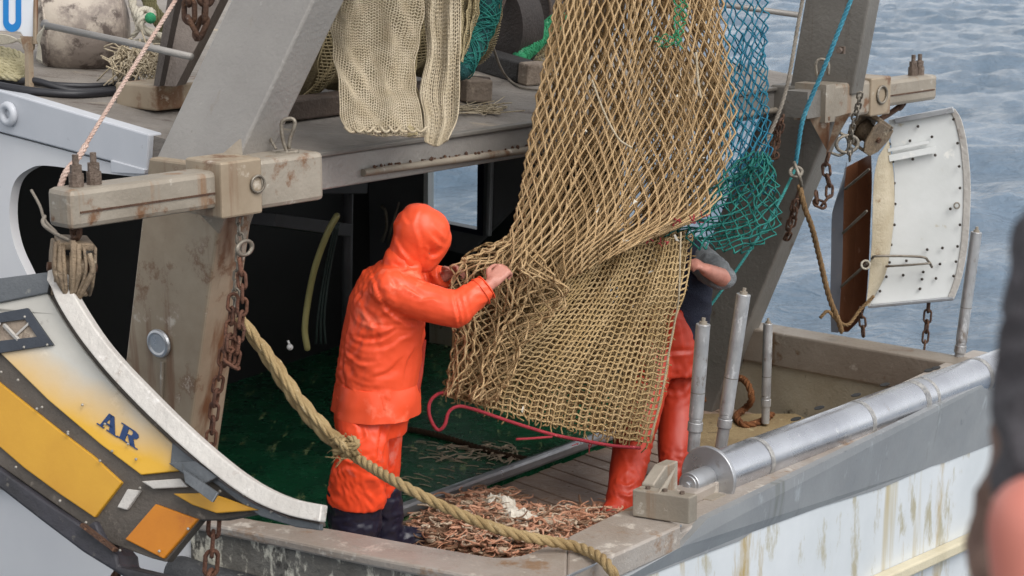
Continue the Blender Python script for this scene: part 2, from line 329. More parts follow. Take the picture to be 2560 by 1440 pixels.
# ------------------------------------------------------------------ sea
ZW = -1.35
def sea():
    ys = np.concatenate([np.arange(9, 40, .16), np.arange(40, 80, .3), np.geomspace(80, 300, 40)])
    xs = np.concatenate([-np.geomspace(20, 120, 20)[::-1], np.arange(-19.8, 30, .2), np.geomspace(30.2, 160, 24)])
    X, Y = np.meshgrid(xs, ys); H = np.zeros_like(X); r = np.random.default_rng(3)
    for k in range(46):
        lam = 10 ** r.uniform(-.32, .75); a = r.normal(math.radians(262), .55); kx, ky = math.cos(a) * 2 * math.pi / lam, math.sin(a) * 2 * math.pi / lam
        ph = r.uniform(0, 6.3); q = kx * X + ky * Y + ph + .8 * np.sin(.31 * X + .22 * Y + k)
        H += .010 * lam ** .75 * (1 - 2 * np.abs(np.sin(q / 2)) ** 1.3)
    H *= np.clip((200 - Y) / 120, 0, 1)
    mb = MB(); mb.grid(np.stack([X, Y, ZW + H], 2))
    m = pmat('sea_water', '6a7a8a', '576878', .15, 0, .25)
    t = m.node_tree; bs = t.nodes['Principled BSDF']; bs.inputs['IOR'].default_value = 1.33
    tc = t.nodes.new('ShaderNodeTexCoord'); prev = None
    for sc, dist, mp in ((1.6, .10, (.8, 1, 1)), (5, .11, (.65, 1.1, 1)), (13, .035, (.65, 1.1, 1))):
        g = t.nodes.new('ShaderNodeMapping'); g.inputs['Scale'].default_value = mp; g.inputs['Rotation'].default_value = (0, 0, .15); t.links.new(tc.outputs['Object'], g.inputs[0])
        n = t.nodes.new('ShaderNodeTexNoise'); n.inputs['Scale'].default_value = sc; n.inputs['Detail'].default_value = 5; n.inputs['Distortion'].default_value = .6
        t.links.new(g.outputs[0], n.inputs[0]); b = t.nodes.new('ShaderNodeBump'); b.inputs['Strength'].default_value = .8; b.inputs['Distance'].default_value = dist
        t.links.new(n.outputs[0], b.inputs['Height'])
        if prev: t.links.new(prev, b.inputs['Normal'])
        prev = b.outputs[0]
    t.links.new(prev, bs.inputs['Normal'])
    o = mb.build('sea', m, smooth=True, off=A3(0, 0, 0)); tag(o, 'choppy grey blue sea around the boat', None, None, 'structure')
    f = MB(); f.grid([[A3(x, y, ZW - .25) for x in (-3500, 3500)] for y in (-200, 3800)])
    o = f.build('far_sea', m, off=A3(0, 0, 0)); tag(o, 'grey blue sea reaching to the horizon', None, None, 'structure')
sea()

# ------------------------------------------------------------------ the boat
boat = thing('fishing_boat', 'steel stern trawler with grey gallows, white hull and long stern roller', 'fishing boat', UZ(1280, 1100, -1.35))
RZ = 1.98; RA = UZ(740, 390, RZ); RN = nrm(Z - .12 * B)
UR = lambda px, py: Upl(px, py, RA, RN)
# rail round the stern: one flat top strip
ZR = .5
outer_px = [(-420, 1118), (540, 1312), (900, 1387), (1190, 1441), (1300, 1459), (1345, 1461), (1385, 1453), (1417, 1440), (1703, 1312)]
inner_px = [(-420, 1082), (560, 1284), (800, 1316), (1000, 1352), (1150, 1378), (1230, 1391), (1275, 1392), (1310, 1386), (1350, 1371), (1420, 1340), (1580, 1262)]
o3 = [UZ(*p, ZR) for p in outer_px]; i3 = [UZ(*p, ZR) for p in inner_px]
in_far = UZ(2378, 897, ZR); sd_in = nrm(in_far - i3[-1]); outN = A3(sd_in[1], -sd_in[0], 0)
out_far = in_far + outN * .34
o3r = o3 + [out_far]; i3r = i3 + [in_far]
mb = MB()
def strip(mb, a, b, n, dz):
    a = resample(a, n); b = resample(b, n)
    mb.slab(np.stack([a, b], 1), A3(0, 0, -dz))
rail_mb = MB(); strip(rail_mb, spline(o3[:-1], 5), spline(i3[:-1], 5), 70, .045)
pl_in0, pl_out0 = spline(i3[:-1], 5)[-1], spline(o3[:-1], 5)[-1]
rail = rail_mb.build('near_rail', M['rail'], boat, bevel=.012)
# stern rail plate, with its row of oval holes as dark inlays
sp = MB(); q_ = [pl_in0, pl_out0, o3[8], i3[-1]]; sp.hexa([p - A3(0, 0, .11) for p in q_], [p - A3(0, 0, .001) for p in q_]); pl_in0, pl_out0 = i3[-1], o3[8]; kq = pl_in0 + outN * .13; kf = in_far + outN * .13
sp.hexa([p + A3(0, 0, -.11) for p in (pl_in0, kq, kf + sd_in * .3, in_far + sd_in * .3)], [p - A3(0, 0, .003) for p in (pl_in0, kq, kf + sd_in * .3, in_far + sd_in * .3)])
sp.hexa([p + A3(0, 0, -.13) for p in (kq, pl_out0 - outN * .03, out_far - outN * .03 + sd_in * .5, kf + sd_in * .5)], [p - A3(0, 0, .05) for p in (kq, pl_out0 - outN * .03, out_far - outN * .03 + sd_in * .5, kf + sd_in * .5)])
stern_rail = sp.build('stern_rail', M['rail'], boat, bevel=.01)
for px, py in ((1990, 1048), (2048, 1020), (2140, 988), (2212, 962), (2340, 920), (2322, 926)):
    c = UZ(px, py, ZR + .0); ax, ay = sd_in * .045, outN * .02; hm = MB()
    hm.prism([c + ax * math.cos(t) + ay * math.sin(t) for t in np.linspace(0, 2 * math.pi, 16, endpoint=False)], A3(0, 0, .003)); hm.build('drain_hole', M['cave'], stern_rail)
# transom
tr0 = UZ(1340, 1461, ZR) + A3(0, 0, -.11); tr1 = out_far + A3(0, 0, -.11) + sd_in * .25
TN = outN
def tp(px, py, off=0.0): return Upl(px, py, o3[-2] + TN * off, TN)
topl = [o3[8] - A3(0, 0, .1), o3[8] + sd_in * .22 - A3(0, 0, .03), out_far - A3(0, 0, .03) + sd_in * .5]
bandpx = [(1320, 1560), (1480, 1492), (1640, 1432), (1720, 1400), (1850, 1352), (1880, 1330), (2050, 1268), (2200, 1222), (2330, 1165), (2360, 1157), (2460, 1118), (2620, 1060)]
bnd = [tp(*p) for p in bandpx]
bnd[0] = o3[5] * A3(1, 1, 0) + A3(0, 0, bnd[0][2]); 
band = MB(); band.prism([o3[5] - A3(0, 0, .1), *bnd, topl[2], topl[1], topl[0]], -TN * .04); band.build('transom_band', M['band'], boat)
low = MB(); low.prism([b - TN * .006 for b in bnd] + [A3(bnd[-1][0], bnd[-1][1], ZW - .3) - TN * .006, A3(bnd[0][0], bnd[0][1], ZW - .3) - TN * .006], -TN * .05)
low.build('transom', M['hull_white'], boat)
led = MB(); a, b = tp(2180, 1462, .03), tp(2600, 1272, .03); led.bar(a, b, .07, .06)
led.build('transom_ledge', pmat('yellowed_ledge_paint', 'cbc2a8', 'b8ae94', .5, 0, 4, spots=('8d7a55', .3, 9), bump=.2), boat, bevel=.01)
led2 = MB(); led2.bar(tp(1395, 1452, .002), tp(1703, 1314, .002), .008, .012); led2.build('rail_edge_trim', M['stainless'], boat, bevel=.003)
for q in (((1512, 1452), (1545, 1398)), ((1545, 1452), (1577, 1384))):
    s_ = MB(); s_.bar(tp(*q[0], .002), tp(*q[1], .002), .012, .01, TN); s_.build('weld_seam', M['band'], boat)
# near hull side under the rail
side = MB()
ou = resample(spline(o3[:7], 6), 50)
inw = np.array([nrm(np.cross(Z, nrm(ou[min(i + 1, 49)] - ou[max(i - 1, 0)]))) for i in range(50)])
k0 = int(np.argmin(np.abs([1280 + F * p[0] / p[1] - 420 for p in ou])))
def wall(mb, P, I, z0, z1, off, th):
    G = np.stack([P + I * off + A3(0, 0, 1) * (z0 - P[:, 2:3]), P + I * off + A3(0, 0, 1) * (z1 - P[:, 2:3])], 1)
    mb.slab(G, np.stack([I * th, I * th], 1))
wall(side, ou[k0:], inw[k0:], .455, ZW - .3, .02, .05); side.build('stern_quarter', M['hull_side'], boat)
sd2 = MB(); wall(sd2, ou[:k0 + 1], inw[:k0 + 1], .455, ZW - .3, .03, .05); sd2.build('hull_side', M['wall_white'], boat)
fpx = [1280 + F * p[0] / p[1] for p in ou]; kk = [i for i in range(50) if 425 < fpx[i] < 640]
fe = MB(); fe.tube(np.array([ou[i] * A3(1, 1, 0) - inw[i] * (.05 - .09 * (n / max(1, len(kk) - 1)) ** 2) + A3(0, 0, .27 - .05 * n / max(1, len(kk) - 1)) for n, i in enumerate(kk)]), .075, 20, rnd=True)
fe.build('rubbing_strake', pmat('scuffed_black_rubber', '3a3b3d', '26272a', .55, 0, 6, spots=('8d8a82', .45, 11), bump=.4), boat, smooth=True)
hb = MB(); a, b = UZ(560, 1284, ZR), UZ(1000, 1352, ZR)
# inner bulwark, near side and stern
inn = resample(spline(i3, 5), 80)
iw = np.array([nrm(np.cross(Z, nrm(inn[min(i + 1, 79)] - inn[max(i - 1, 0)]))) for i in range(80)])
ib = MB(); wall(ib, inn, iw, .455, -.05, -.01, -.03); ib.build('inner_bulwark', M['inner_wall'], boat)
# far bulwark: hollow box section over a grimy lower wall
f_in = [UZ(2372, 907, ZR), UZ(1938, 832, ZR)]; f_dir = nrm(f_in[1] - f_in[0]); f_out = A3(f_dir[1], -f_dir[0], 0)
f_in[1] = f_in[0] + f_dir * 6
fb = MB(); q = [f_in[0] - f_dir * .1, f_in[0] - f_dir * .1 + f_out * .2, f_in[1] + f_out * .2, f_in[1]]
fb.hexa([p - A3(0, 0, .21) for p in q], q); fb.build('far_rail', M['rail_far'], boat, bevel=.012)
fl = MB(); q = [p + f_out * o for p, o in zip([f_in[0] - f_dir * .1, f_in[0] - f_dir * .1, f_in[1], f_in[1]], (.02, .18, .18, .02))]
fl.hexa([p * A3(1, 1, 0) - A3(0, 0, 1.6) for p in q], [p - A3(0, 0, .21) for p in q]); fl.build('far_bulwark', M['inner_wall'], boat)
# decks
d_far = [UZ(1480, 1110, 0), UZ(990, 1290, 0)]; cdir = nrm(d_far[0] - d_far[1])
ca, cb = d_far[1] - cdir * 1.2, d_far[0] + cdir * 2.9
#sub = MB(); sub.hexa([p - A3(0, 0, .14) for p in (inn[0] + B * 3, inn[0] - S * .0, inn[40], in_far)] , [p * A3(1, 1, 0) - A3(0, 0, .06) for p in (inn[0] + B * 3, inn[0] - S * .0, inn[40], in_far)])
gd = MB(); gq = [ca, cb, cb + B * 5.5, ca + B * 5.5]; gd.hexa([p - A3(0, 0, .08) for p in gq], gq); gd.build('green_deck', M['green_deck'], boat)
co_ = MB(); co_.bar(ca + A3(0, 0, .02), cb + A3(0, 0, .02), .055, .07); co_.build('deck_coaming', M['stainless'], boat, bevel=.02)
pd = nrm(UZ(1521, 1269, 0) - UZ(1296, 1191, 0)); pn = A3(-pd[1], pd[0], 0)
if np.dot(pn, cdir) < 0: pn = -pn
wd = MB(); k = 0
o_ = ca - A3(0, 0, .035)
for i in range(44):
    wq = .105; sl = cdir * (wq / np.dot(cdir, pn)); a = o_ + sl * i; b = a + sl * .955; z_ = A3(0, 0, .004 * ((i * 7) % 3))
    L0 = np.dot(in_far - a, outN) / np.dot(pd, outN); e = pd * (L0 - .02); st0 = pd * .03
    if L0 < .2: continue
    wd.hexa([a + st0 - A3(0, 0, .04), a + e - A3(0, 0, .04), b + e - A3(0, 0, .04), b + st0 - A3(0, 0, .04)], [a + st0 + z_, a + e + z_, b + e + z_, b + st0 + z_])
wd.build('stern_planking', M['wood'], boat, bevel=.004)
und = MB(); uq = (ca, ca + pd * (np.dot(in_far - ca, outN) / np.dot(pd, outN)), cb + pd * (np.dot(in_far - cb, outN) / np.dot(pd, outN)), cb)
und.hexa([p - A3(0, 0, .14) for p in uq], [p - A3(0, 0, .085) for p in uq]); und.build('deck_underlay', M['cave'], boat)
tn = MB(); a = UZ(1745, 1040, 0); b = UZ(1990, 1040, 0); c = UZ(2060, 1100, 0); d = UZ(1740, 1140, 0)
tn.prism([p - A3(0, 0, .02) for p in (a, b, c + pd * .4, d)], A3(0, 0, .035)); tn.build('tan_deck_board', M['wood_tan'], boat)

# roof over the shelter
R_na = UR(621, 410); R_nb = UR(-60, 207); nd = nrm(R_nb - R_na); R_fa = UR(2058, 203)
nq = [R_na, R_na + nd * 5, R_fa + nrm(B + .12 * Z) * 5, R_fa]
rf = MB(); rf.hexa([p - A3(0, 0, .1) for p in nq], nq); roof = rf.build('shelter_roof', M['roof_deck'], boat)
fdir = nrm(R_fa - R_na); aft = nrm(np.cross(fdir, Z)); aft = aft if aft[1] < 0 else -aft
UF = lambda px, py, off=.03: Upl(px, py, R_na + aft * off, aft)
fa = MB(); fa.bar(R_na + aft * .02 + fdir * .02 - A3(0, 0, .085), R_fa + aft * .02 - A3(0, 0, .085), .04, .15); fa.build('roof_fascia', M['steel'], roof, bevel=.008)
lp = MB(); lp.bar(R_na + aft * .03 + fdir * .12 + A3(0, 0, .004), R_fa + aft * .03 + A3(0, 0, .004), .06, .022); lp.build('roof_lip', M['steel_dark'], roof, bevel=.006)
pp = MB(); a, b = UF(908, 432, .055), UF(1330, 373, .055)
pp.tube([a, b], .018, 12); pp.tube([b, b + fdir * 2.6], .018, 12); pp.build('gutter_pipe', M['steel_light'], roof, auto=50)
cr = MB()
for i in range(34):
    p = a + (b - a) * random.uniform(.02, 1.0) + Z * .02 + aft * random.uniform(-.01, .01); cr.ball(p, random.uniform(.004, .011), 6, (1, 1, random.uniform(.5, 1.6)))
tag(cr.build('rust_flakes', M['rust'], roof), None, None, None, 'stuff')
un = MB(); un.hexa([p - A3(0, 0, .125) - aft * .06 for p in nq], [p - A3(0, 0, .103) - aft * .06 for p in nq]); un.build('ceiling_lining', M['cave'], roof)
# near wall of the shelter
wn = nrm(np.cross(nd * A3(1, 1, 0), Z)); wn = wn if wn[1] < 0 else -wn
UW = lambda px, py, off=0.0: Upl(px, py, R_na + wn * off, wn)
wl = MB()
arc = [(375, 446), (250, 432), (115, 414), (70, 424), (38, 452), (25, 500), (25, 560), (38, 620), (65, 680), (110, 770), (190, 900), (330, 1060)]
wp = [UW(-400, 228), UW(375, 433)] + list(spline([UW(*p) for p in arc[2:]], 4))[0:0] + [UW(p[0], p[1]) for p in spline([(*p, 0) for p in arc], 5)] + [UW(330, 1500), UW(-400, 1500)]
wl.prism(wp, -wn * .05); wl.build('shelter_side', M['wall_white'], boat)
tb = MB(); tb.prism([UW(-400, 108, .03), UW(372, 336, .03), UW(366, 428, .03), UW(-400, 224, .03)], -wn * .08); trim = tb.build('roof_side_trim', M['trim_white'], boat, bevel=.008)
tb = MB(); tb.prism([UW(276, 400, .04), UW(362, 424, .04), UW(360, 436, .04), UW(276, 432, .04)], -wn * .05); tb.build('trim_bracket', M['trim_white'], trim, bevel=.004)
tb = MB(); c = UW(20, 285, .045); tb.torus(c, wn, .042, .02, 28, 10); tb.disc(c - wn * .012, wn, .036, .02); tb.build('round_fairlead', M['trim_white'], trim, smooth=True)
# bow bulkhead, closed and dark
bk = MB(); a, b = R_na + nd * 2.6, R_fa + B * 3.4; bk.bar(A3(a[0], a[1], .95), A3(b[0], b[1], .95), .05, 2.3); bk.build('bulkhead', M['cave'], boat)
sw = MB(); a = R_na + nd * 2.6 + wn * .0; sw.bar(A3(*(R_na + nd * 1.2)[:2], .5), A3(*a[:2], .5), .04, 3.2)
# far wall with the window
W0 = U(1190, 580, 13.3); FN = S.copy()
UFW = lambda px, py, off=0.0: Upl(px, py, W0 + FN * off, FN)
fw = MB(); h = [(1066, 416), (1194, 396), (1192, 574), (1064, 548)]
for poly in ([(915, 380), (1066, 350), h[0], h[3], (1064, 720), (905, 720)], [(1066, 350), (1194, 330), h[1], h[0]], [h[3], h[2], (1192, 612), (1176, 640), (1064, 610)], [(1194, 330), (1420, 300), (1420, 400), (1330, 470), (1192, 612), h[2], h[1]]):
    fw.prism([UFW(*p) for p in poly], FN * .04)
fwall = fw.build('shelter_wall', M['inner_grey'], boat)
lw = MB(); lw.prism([UFW(*p, .1) for p in [(840, 560), (1040, 560), (1055, 604), (1166, 634), (1190, 600), (1320, 460), (1430, 340), (1560, 320), (1460, 1040), (840, 1000)]], FN * .04); lw.build('lower_side_wall', pmat('dark_green_side_wall', '101a18', '0d1413', .5), boat)  # very dark green also carries the shelter's shade in its colour
wf = MB(); fr = [(1060, 408), (1207, 386), (1205, 590), (1058, 560)]
for i in range(4):
    j = (i + 1) % 4
    if i != 3: wf.prism([UFW(*fr[i], -.012), UFW(*fr[j], -.012), UFW(*h[j], -.012), UFW(*h[i], -.012)], FN * .08)
win = wf.build('window_frame', M['navy'], fwall)
wf = MB(); wf.prism([UFW(1060, 408, -.014), UFW(1070, 414, -.014), UFW(1070, 552, -.014), UFW(1058, 560, -.014)], FN * .06); wf.build('window_jamb', M['white_paint'], fwall)
wf = MB(); wf.prism([UFW(*p, .02) for p in h], FN * .006); wf.build('window_pane', M['glass'], fwall)
wf = MB(); wf.bar(UFW(1228, 390, -.03), UFW(1222, 590, -.03), .035, .03); wf.build('wall_pillar', pmat('pale_grey_pillar', '7c7d80', '727376', .5), fwall, bevel=.006)
hk = MB()
hk.tube(spline([UFW(955, 515, -.05), UFW(964, 530, -.06), UFW(966, 570, -.06), UFW(955, 605, -.05)], 6), .012, 8); hk.tube([UFW(998, 505, -.04), UFW(978, 570, -.05), UFW(968, 610, -.05)], .008, 8)
hk.build('wall_hook', M['chain_grey'], fwall, smooth=True)
hk = MB(); hk.torus(UFW(1116, 604, -.05), FN, .022, .006, 16, 6); hk.build('wall_ring', M['chain_grey'], fwall, smooth=True)
# things in the dark shelter
dk = pmat('dim_grey_fitting', '3a3a3d', '2c2c2f', .6, 0, 4)
for p_, q_, w_, h_ in ((U(640, 545, 10.3), U(835, 572, 10.9), .25, .07), (U(650, 470, 10.4), U(905, 470, 11.2), .08, .06)):
    sh_ = MB(); sh_.bar(p_, q_, w_, h_); sh_.build('inner_shelf', dk, boat, bevel=.006)
sh_ = MB(); sh_.tube([U(870, 440, 11.2), U(866, 900, 11.2)], .03, 12); sh_.build('inner_pipe', dk, boat, smooth=True)
hs_ = MB(); hs_.tube(spline([U(842, 540, 9.9), U(820, 580, 9.9), U(790, 660, 9.95), U(772, 740, 10), U(762, 820, 10), U(768, 870, 10)], 8), .017, 10, rnd=True)
tag(hs_.build('hose', M['hose'], smooth=True), 'yellowish hose hanging down inside the dark shelter', 'hose')
hs_ = MB()
for q in range(3): hs_.tube(spline([U(838 + q * 5, 560, 9.95), U(812 + q * 6, 680, 10), U(795 + q * 8, 790, 10.02), U(790 + q * 12, 860, 10.05)], 8), .006, 6)
tag(hs_.build('cable', pmat('dark_teal_cable', '1c2c2a', '15211f', .5), smooth=True), 'thin dark cables hanging beside the yellowish hose', 'cable')
lm = MB(); c = U(725, 868, 9.9); lm.ball(c, .017, 12, (1, .8, 1)); lm.tube([c + A3(0, 0, .01), c + A3(-.01, 0, .035)], .006, 8)
tag(lm.build('float', M['white_paint'], smooth=True), 'tiny white fitting inside the dark shelter', 'float')  # plain white deck fitting; it neither floats nor gives light

# ------------------------------------------------------------------ gallows
BZ = 1.94; P1, P2 = UZ(160, 520, BZ), UZ(2312, 216, BZ); bd = nrm(P2 - P1)
def bat(u):
    k = (u - 1280) / F; t = (k * P1[1] - P1[0]) / ((P2 - P1)[0] - k * (P2 - P1)[1]); return P1 + (P2 - P1) * t
gal = MB()
bx = lambda u0, u1, s_, dz=0: gal.bar(bat(u0) + Z * dz, bat(u1) + Z * dz, s_, s_)
def leg(mb, c0, c1, wB, wS, sB=1, sS=1, top=None, wB2=None):
    w2 = wB2 or wB
    r0 = [c0, c0 + B * wB * sB, c0 + B * wB * sB + S * wS * sS, c0 + S * wS * sS]; r1 = [c1, c1 + B * w2 * sB, c1 + B * w2 * sB + S * wS * sS, c1 + S * wS * sS]
    mb.hexa(r0, r1)
def ext(a, b, z):                      # the line a-b carried on to height z
    t = (z - a[2]) / (b[2] - a[2]); return a + (b - a) * t
for u0, u1, s0, s1, w1, k0_, k1_, w2 in ((132, 520, 600, 765, .21, 500, 604, .235), (2180, 2316, 2048, 2150, .2, 2138, 2188, .225)):
    bm = MB(); bm.bar(bat(s0), bat(s1), w1, w1); gbeam = bm.build('gallows_sleeve', M['steel_light'], boat, bevel=.02)
    bm = MB(); bm.bar(bat(k0_), bat(k1_), w2, w2); bm.build('sleeve_collar', M['steel_rust'], gbeam, bevel=.01)
    bm = MB(); bm.bar(bat(u0), bat(u1), .155, .155); arm = bm.build('gallows_arm', M['steel_light'], gbeam, bevel=.022)
    bm = MB(); sdn = nrm(np.cross(bd, Z)); sdn = sdn if sdn[1] < 0 else -sdn
    e_ = (bat(u1) - bat(u0)) * .06
    bm.bar(bat(u0) + e_ + sdn * .079 - Z * .012, bat(u1) - e_ + sdn * .079 - Z * .012, .006, .008); bm.build('weld_seam', M['rust'], arm)
    us = ((180, 225) if u0 < 1000 else (2281, 2297))
    for q in us:
        bm = MB(); c = bat(q) + Z * .078
        bm.tube([c, c + Z * .05], .03, 10); bm.tube([c + Z * .05, c + Z * .085], .024, 6); bm.tube([c + Z * .085, c + Z * .125], .013, 10)
        bm.build('eye_bolt', M['bolt'], arm)
# left leg
la, lb = U(547, 545, 8.42), U(472, 1090, 8.62)
gl = MB(); leg(gl, ext(la, lb, -.1), ext(la, lb, 2.0), .47, .2, wB2=.49); lleg = gl.build('gallows_leg', M['steel_rust'], boat, bevel=.012)
ua, ub = U(592, 400, 8.42), U(783, 0, 8.5)
gl = MB(); leg(gl, ext(ua, ub, 1.97), ext(ua, ub, 4.6), .49, .2); gl.build('upper_leg', M['steel'], lleg, bevel=.012)
kn = ext(ua, ub, 2.0)
for poly, ex in (([U(520, 416, 8.33), U(598, 348, 8.36), U(604, 418, 8.36)], S), ([U(498, 534, 8.3), U(575, 515, 8.32), U(560, 552, 8.34), U(546, 584, 8.35)], S), ([U(598, 520, 8.4), U(645, 505, 8.45), U(622, 570, 8.45), U(612, 640, 8.45), U(596, 640, 8.4)], B)):
    gl = MB(); gl.prism(poly, ex * .012); gl.build('gusset', M['steel_light'], lleg)
ft = MB(); n_ = nrm(np.cross(B, nrm(lb - la))); n_ = n_ if n_[1] < 0 else -n_
c = Upl(398, 858, la + n_ * .01, n_); c = c + n_ * .002
ft.torus(c, n_, .052, .014, 24, 8, 1.12); ft.disc(c + n_ * .004, n_, .05, .012); ft.build('round_cap', M['stainless'], lleg, smooth=False, auto=40)
ft = MB(); ft.bar(Upl(405, 905, la + n_ * .012, n_), Upl(402, 1010, la + n_ * .012, n_), .012, .01, n_); ft.build('weld_seam', M['steel_light'], lleg)
rn = MB(); c = bat(590) + sdn * .125 + Z * .01; rn.torus(c, sdn, .035, .006, 20, 6); rn.build('lashing_ring', M['chain_grey'], gbeam, smooth=True)
for q in ((708, 340), (736, 340)): pass
rn = MB(); rn.tube(spline([U(720, 385, 8.5), U(708, 352, 8.5), U(704, 310, 8.5), U(716, 298, 8.5), U(732, 298, 8.5), U(737, 312, 8.5), U(726, 345, 8.5), U(722, 372, 8.5)], 5), .0085, 8)
rn.tube([U(690, 385, 8.5), U(748, 380, 8.5)], .012, 8); rn.tube(spline([U(680, 325, 8.6), U(676, 345, 8.55), U(690, 372, 8.5)], 5), .006, 6)
rn.build('lifting_eye', M['chain_grey'], gbeam, smooth=True)
# right leg
la2, lb2 = U(2088, 285, 11.55), U(1842, 880, 11.85)
gl = MB(); leg(gl, ext(la2, lb2, -.1), ext(la2, lb2, 2.0), .49, .17, wB2=.5); rleg = gl.build('gallows_leg', M['steel_dark'], boat, bevel=.012)
ua2, ub2 = U(2136, 205, 11.5), U(2174, 0, 11.45)
gl = MB(); leg(gl, ext(ua2, ub2, 1.97), ext(ua2, ub2, 4.6), .42, .13); gl.build('upper_leg', M['steel_dark'], rleg, bevel=.012)
gl = MB(); tl_, tr_ = ext(ua, ub, 4.5) + B * .2 + S * .2, ext(ua2, ub2, 4.5) + B * .2; gl.bar(tl_, tr_, .24, .2); gl.build('head_beam', M['steel'], boat, bevel=.012)
for poly in ([U(2020, 290, 11.35), U(2072, 292, 11.35), U(2068, 378, 11.4)], [U(2090, 292, 11.3), U(2125, 282, 11.3), U(2064, 386, 11.4)]):
    gl = MB(); gl.prism(poly, S * .015); gl.build('gusset', M['steel_rust'], rleg)
gl = MB(); c = U(2103, 125, 11.3); gl.box(c, S * .01, B * .022, Z * .02); gl.tube([c, c - S * .05 - B * .01], .016, 8); gl.build('bolt', M['bolt'], rleg)
bx2 = MB(); bx2.bar(bat(1992), bat(2046), .15, .15); bx2.build('sleeve_end', M['steel_dark'], gbeam)
bx2 = MB(); 
bx2.bar(bat(2026), bat(2050), .215, .215); bx2.build('sleeve_lip', M['steel_light'], gbeam)
rn = MB(); rn.tube(spline([U(2042, 190, 11.5), U(2040, 160, 11.5), U(2050, 148, 11.5), U(2066, 152, 11.5), U(2072, 165, 11.5), U(2070, 188, 11.5)], 5), .009, 8); rn.build('lifting_eye', M['chain_grey'], gbeam, smooth=True)
rn = MB(); rn.torus(bat(2163) + sdn * .12 + Z * .01, sdn, .05, .008, 20, 6); rn.build('lashing_ring', M['chain_grey'], gbeam, smooth=True)
# rail of thin pipe joining the gallows high up
rn = MB(); rn.tube([U(1500, -30, 12.2), U(2000, 38, 11.7)], .017, 10); rn.build('cross_pipe', M['steel'], rleg, smooth=True)

# ------------------------------------------------------------------ stern roller, its brackets and the upright posts
ra, rb_ = U(1772, 1193, 8.82), U(2600, 882, 11.45); rd = nrm(rb_ - ra)
rl = MB(); prof = [(0, .088)] ; P = [ra + rd * .03]
L_ = np.linalg.norm(rb_ - ra)
for q in (.34, .36, 1.3, 1.32, 1.86, 1.88, 1.98, 2.0, 3.0): P.append(ra + rd * q)
P.append(rb_); rl.tube(P, [q * 1.08 for q in [.097, .098, .0965, .097, .0985, .0985, .097, .0985, .0985, .097, .097]], 40)
rol = rl.build('stern_roller', pmat('worn_steel_roller', 'c2c4c9', 'aeb0b6', .27, .85, 3, spots=('dddcda', .3, 5), spots2=('a39a92', .2, 6), bump=.08, bscale=40, rvar=.1), boat, auto=40)
for q, w_ in ((.37, .03), (1.31, .035), (1.87, .05), (1.99, .03), (2.6, .04)):
    fg = MB(); fg.tube([ra + rd * q, ra + rd * (q + w_)], .1074, 40); fg.build('worn_band', pmat('worn_white_band', 'd6d4d0', 'b3b2b2', .45, .3, 30, spots=('9c9da0', .5, 14)), rol, auto=40)
fg = MB(); fg.tube([ra - rd * .012, ra + rd * .012], .146, 48); fg.build('roller_flange', M['stainless'], rol, auto=40, bevel=.004)
for q, w_ in ((.37, .03), (1.31, .035), (1.87, .05), (1.99, .03), (2.6, .04)):
    fg = MB(); fg.tube([ra + rd * q, ra + rd * (q + w_)], .1074, 40); fg.build('worn_band', pmat('worn_white_band', 'd6d4d0', 'b3b2b2', .45, .3, 30, spots=('9c9da0', .5, 14)), rol, auto=40)
fg = MB(); fg.tube([ra - rd * .012, ra - rd * .16], .056, 32); fg.tube([ra - rd * .16, ra - rd * .166], .044, 24); fg.tube([ra - rd * .166, ra - rd * .18], .018, 6); fg.build('roller_hub', M['stainless'], rol, auto=40, bevel=.004)
sq = MB(); c = ra - rd * .1
up_ = Z; hz = outN
sq.box(c - Z * .1, rd * .035, hz * .05, Z * .06); 
sq.box(c - Z * .07 + hz * .08, rd * .06, hz * .045, Z * .02)
sq.build('bearing_block', M['steel_light'], rol, bevel=.006)
br = MB(); a0 = UZ(1580, 1262, ZR); 
base = [UZ(1596, 1180, ZR + .2), UZ(1712, 1130, ZR + .2)]
# bracket: sloping cheek box that carries the near bearing
c0 = UZ(1580, 1290, ZR + .004); c1 = UZ(1722, 1312, ZR + .004)
v = nrm(c1 - c0); wv = np.linalg.norm(c1 - c0)
lng = sd_in
q0 = [c0, c1, c1 + lng * .07, c0 + lng * .07]
q1 = [p + Z * .12 for p in q0]
br.hexa(q0, q1)
h0 = c0 + lng * .072 - v * .0; br.prism([h0, h0 + lng * .2, h0 + lng * .2 + Z * .19, h0 + lng * .1 + Z * .19, h0 + Z * .13], v * wv * .22)
br.prism([c0 + v * wv * .42 + Z * .118 + lng * .0, c0 + v * wv * .42 + Z * .118 + lng * .07, c0 + v * wv * .32 + Z * .19 + lng * .2], v * .012)
br.build('roller_bracket', M['steel_light'], rol, bevel=.008)
for q in (.2, .5, .8): bl_ = MB(); bl_.tube([c0 + Z * .12 + v * wv * q + lng * .035, c0 + Z * .132 + v * wv * q + lng * .035], .011, 6); bl_.build('bracket_bolt', M['bolt'], rol)
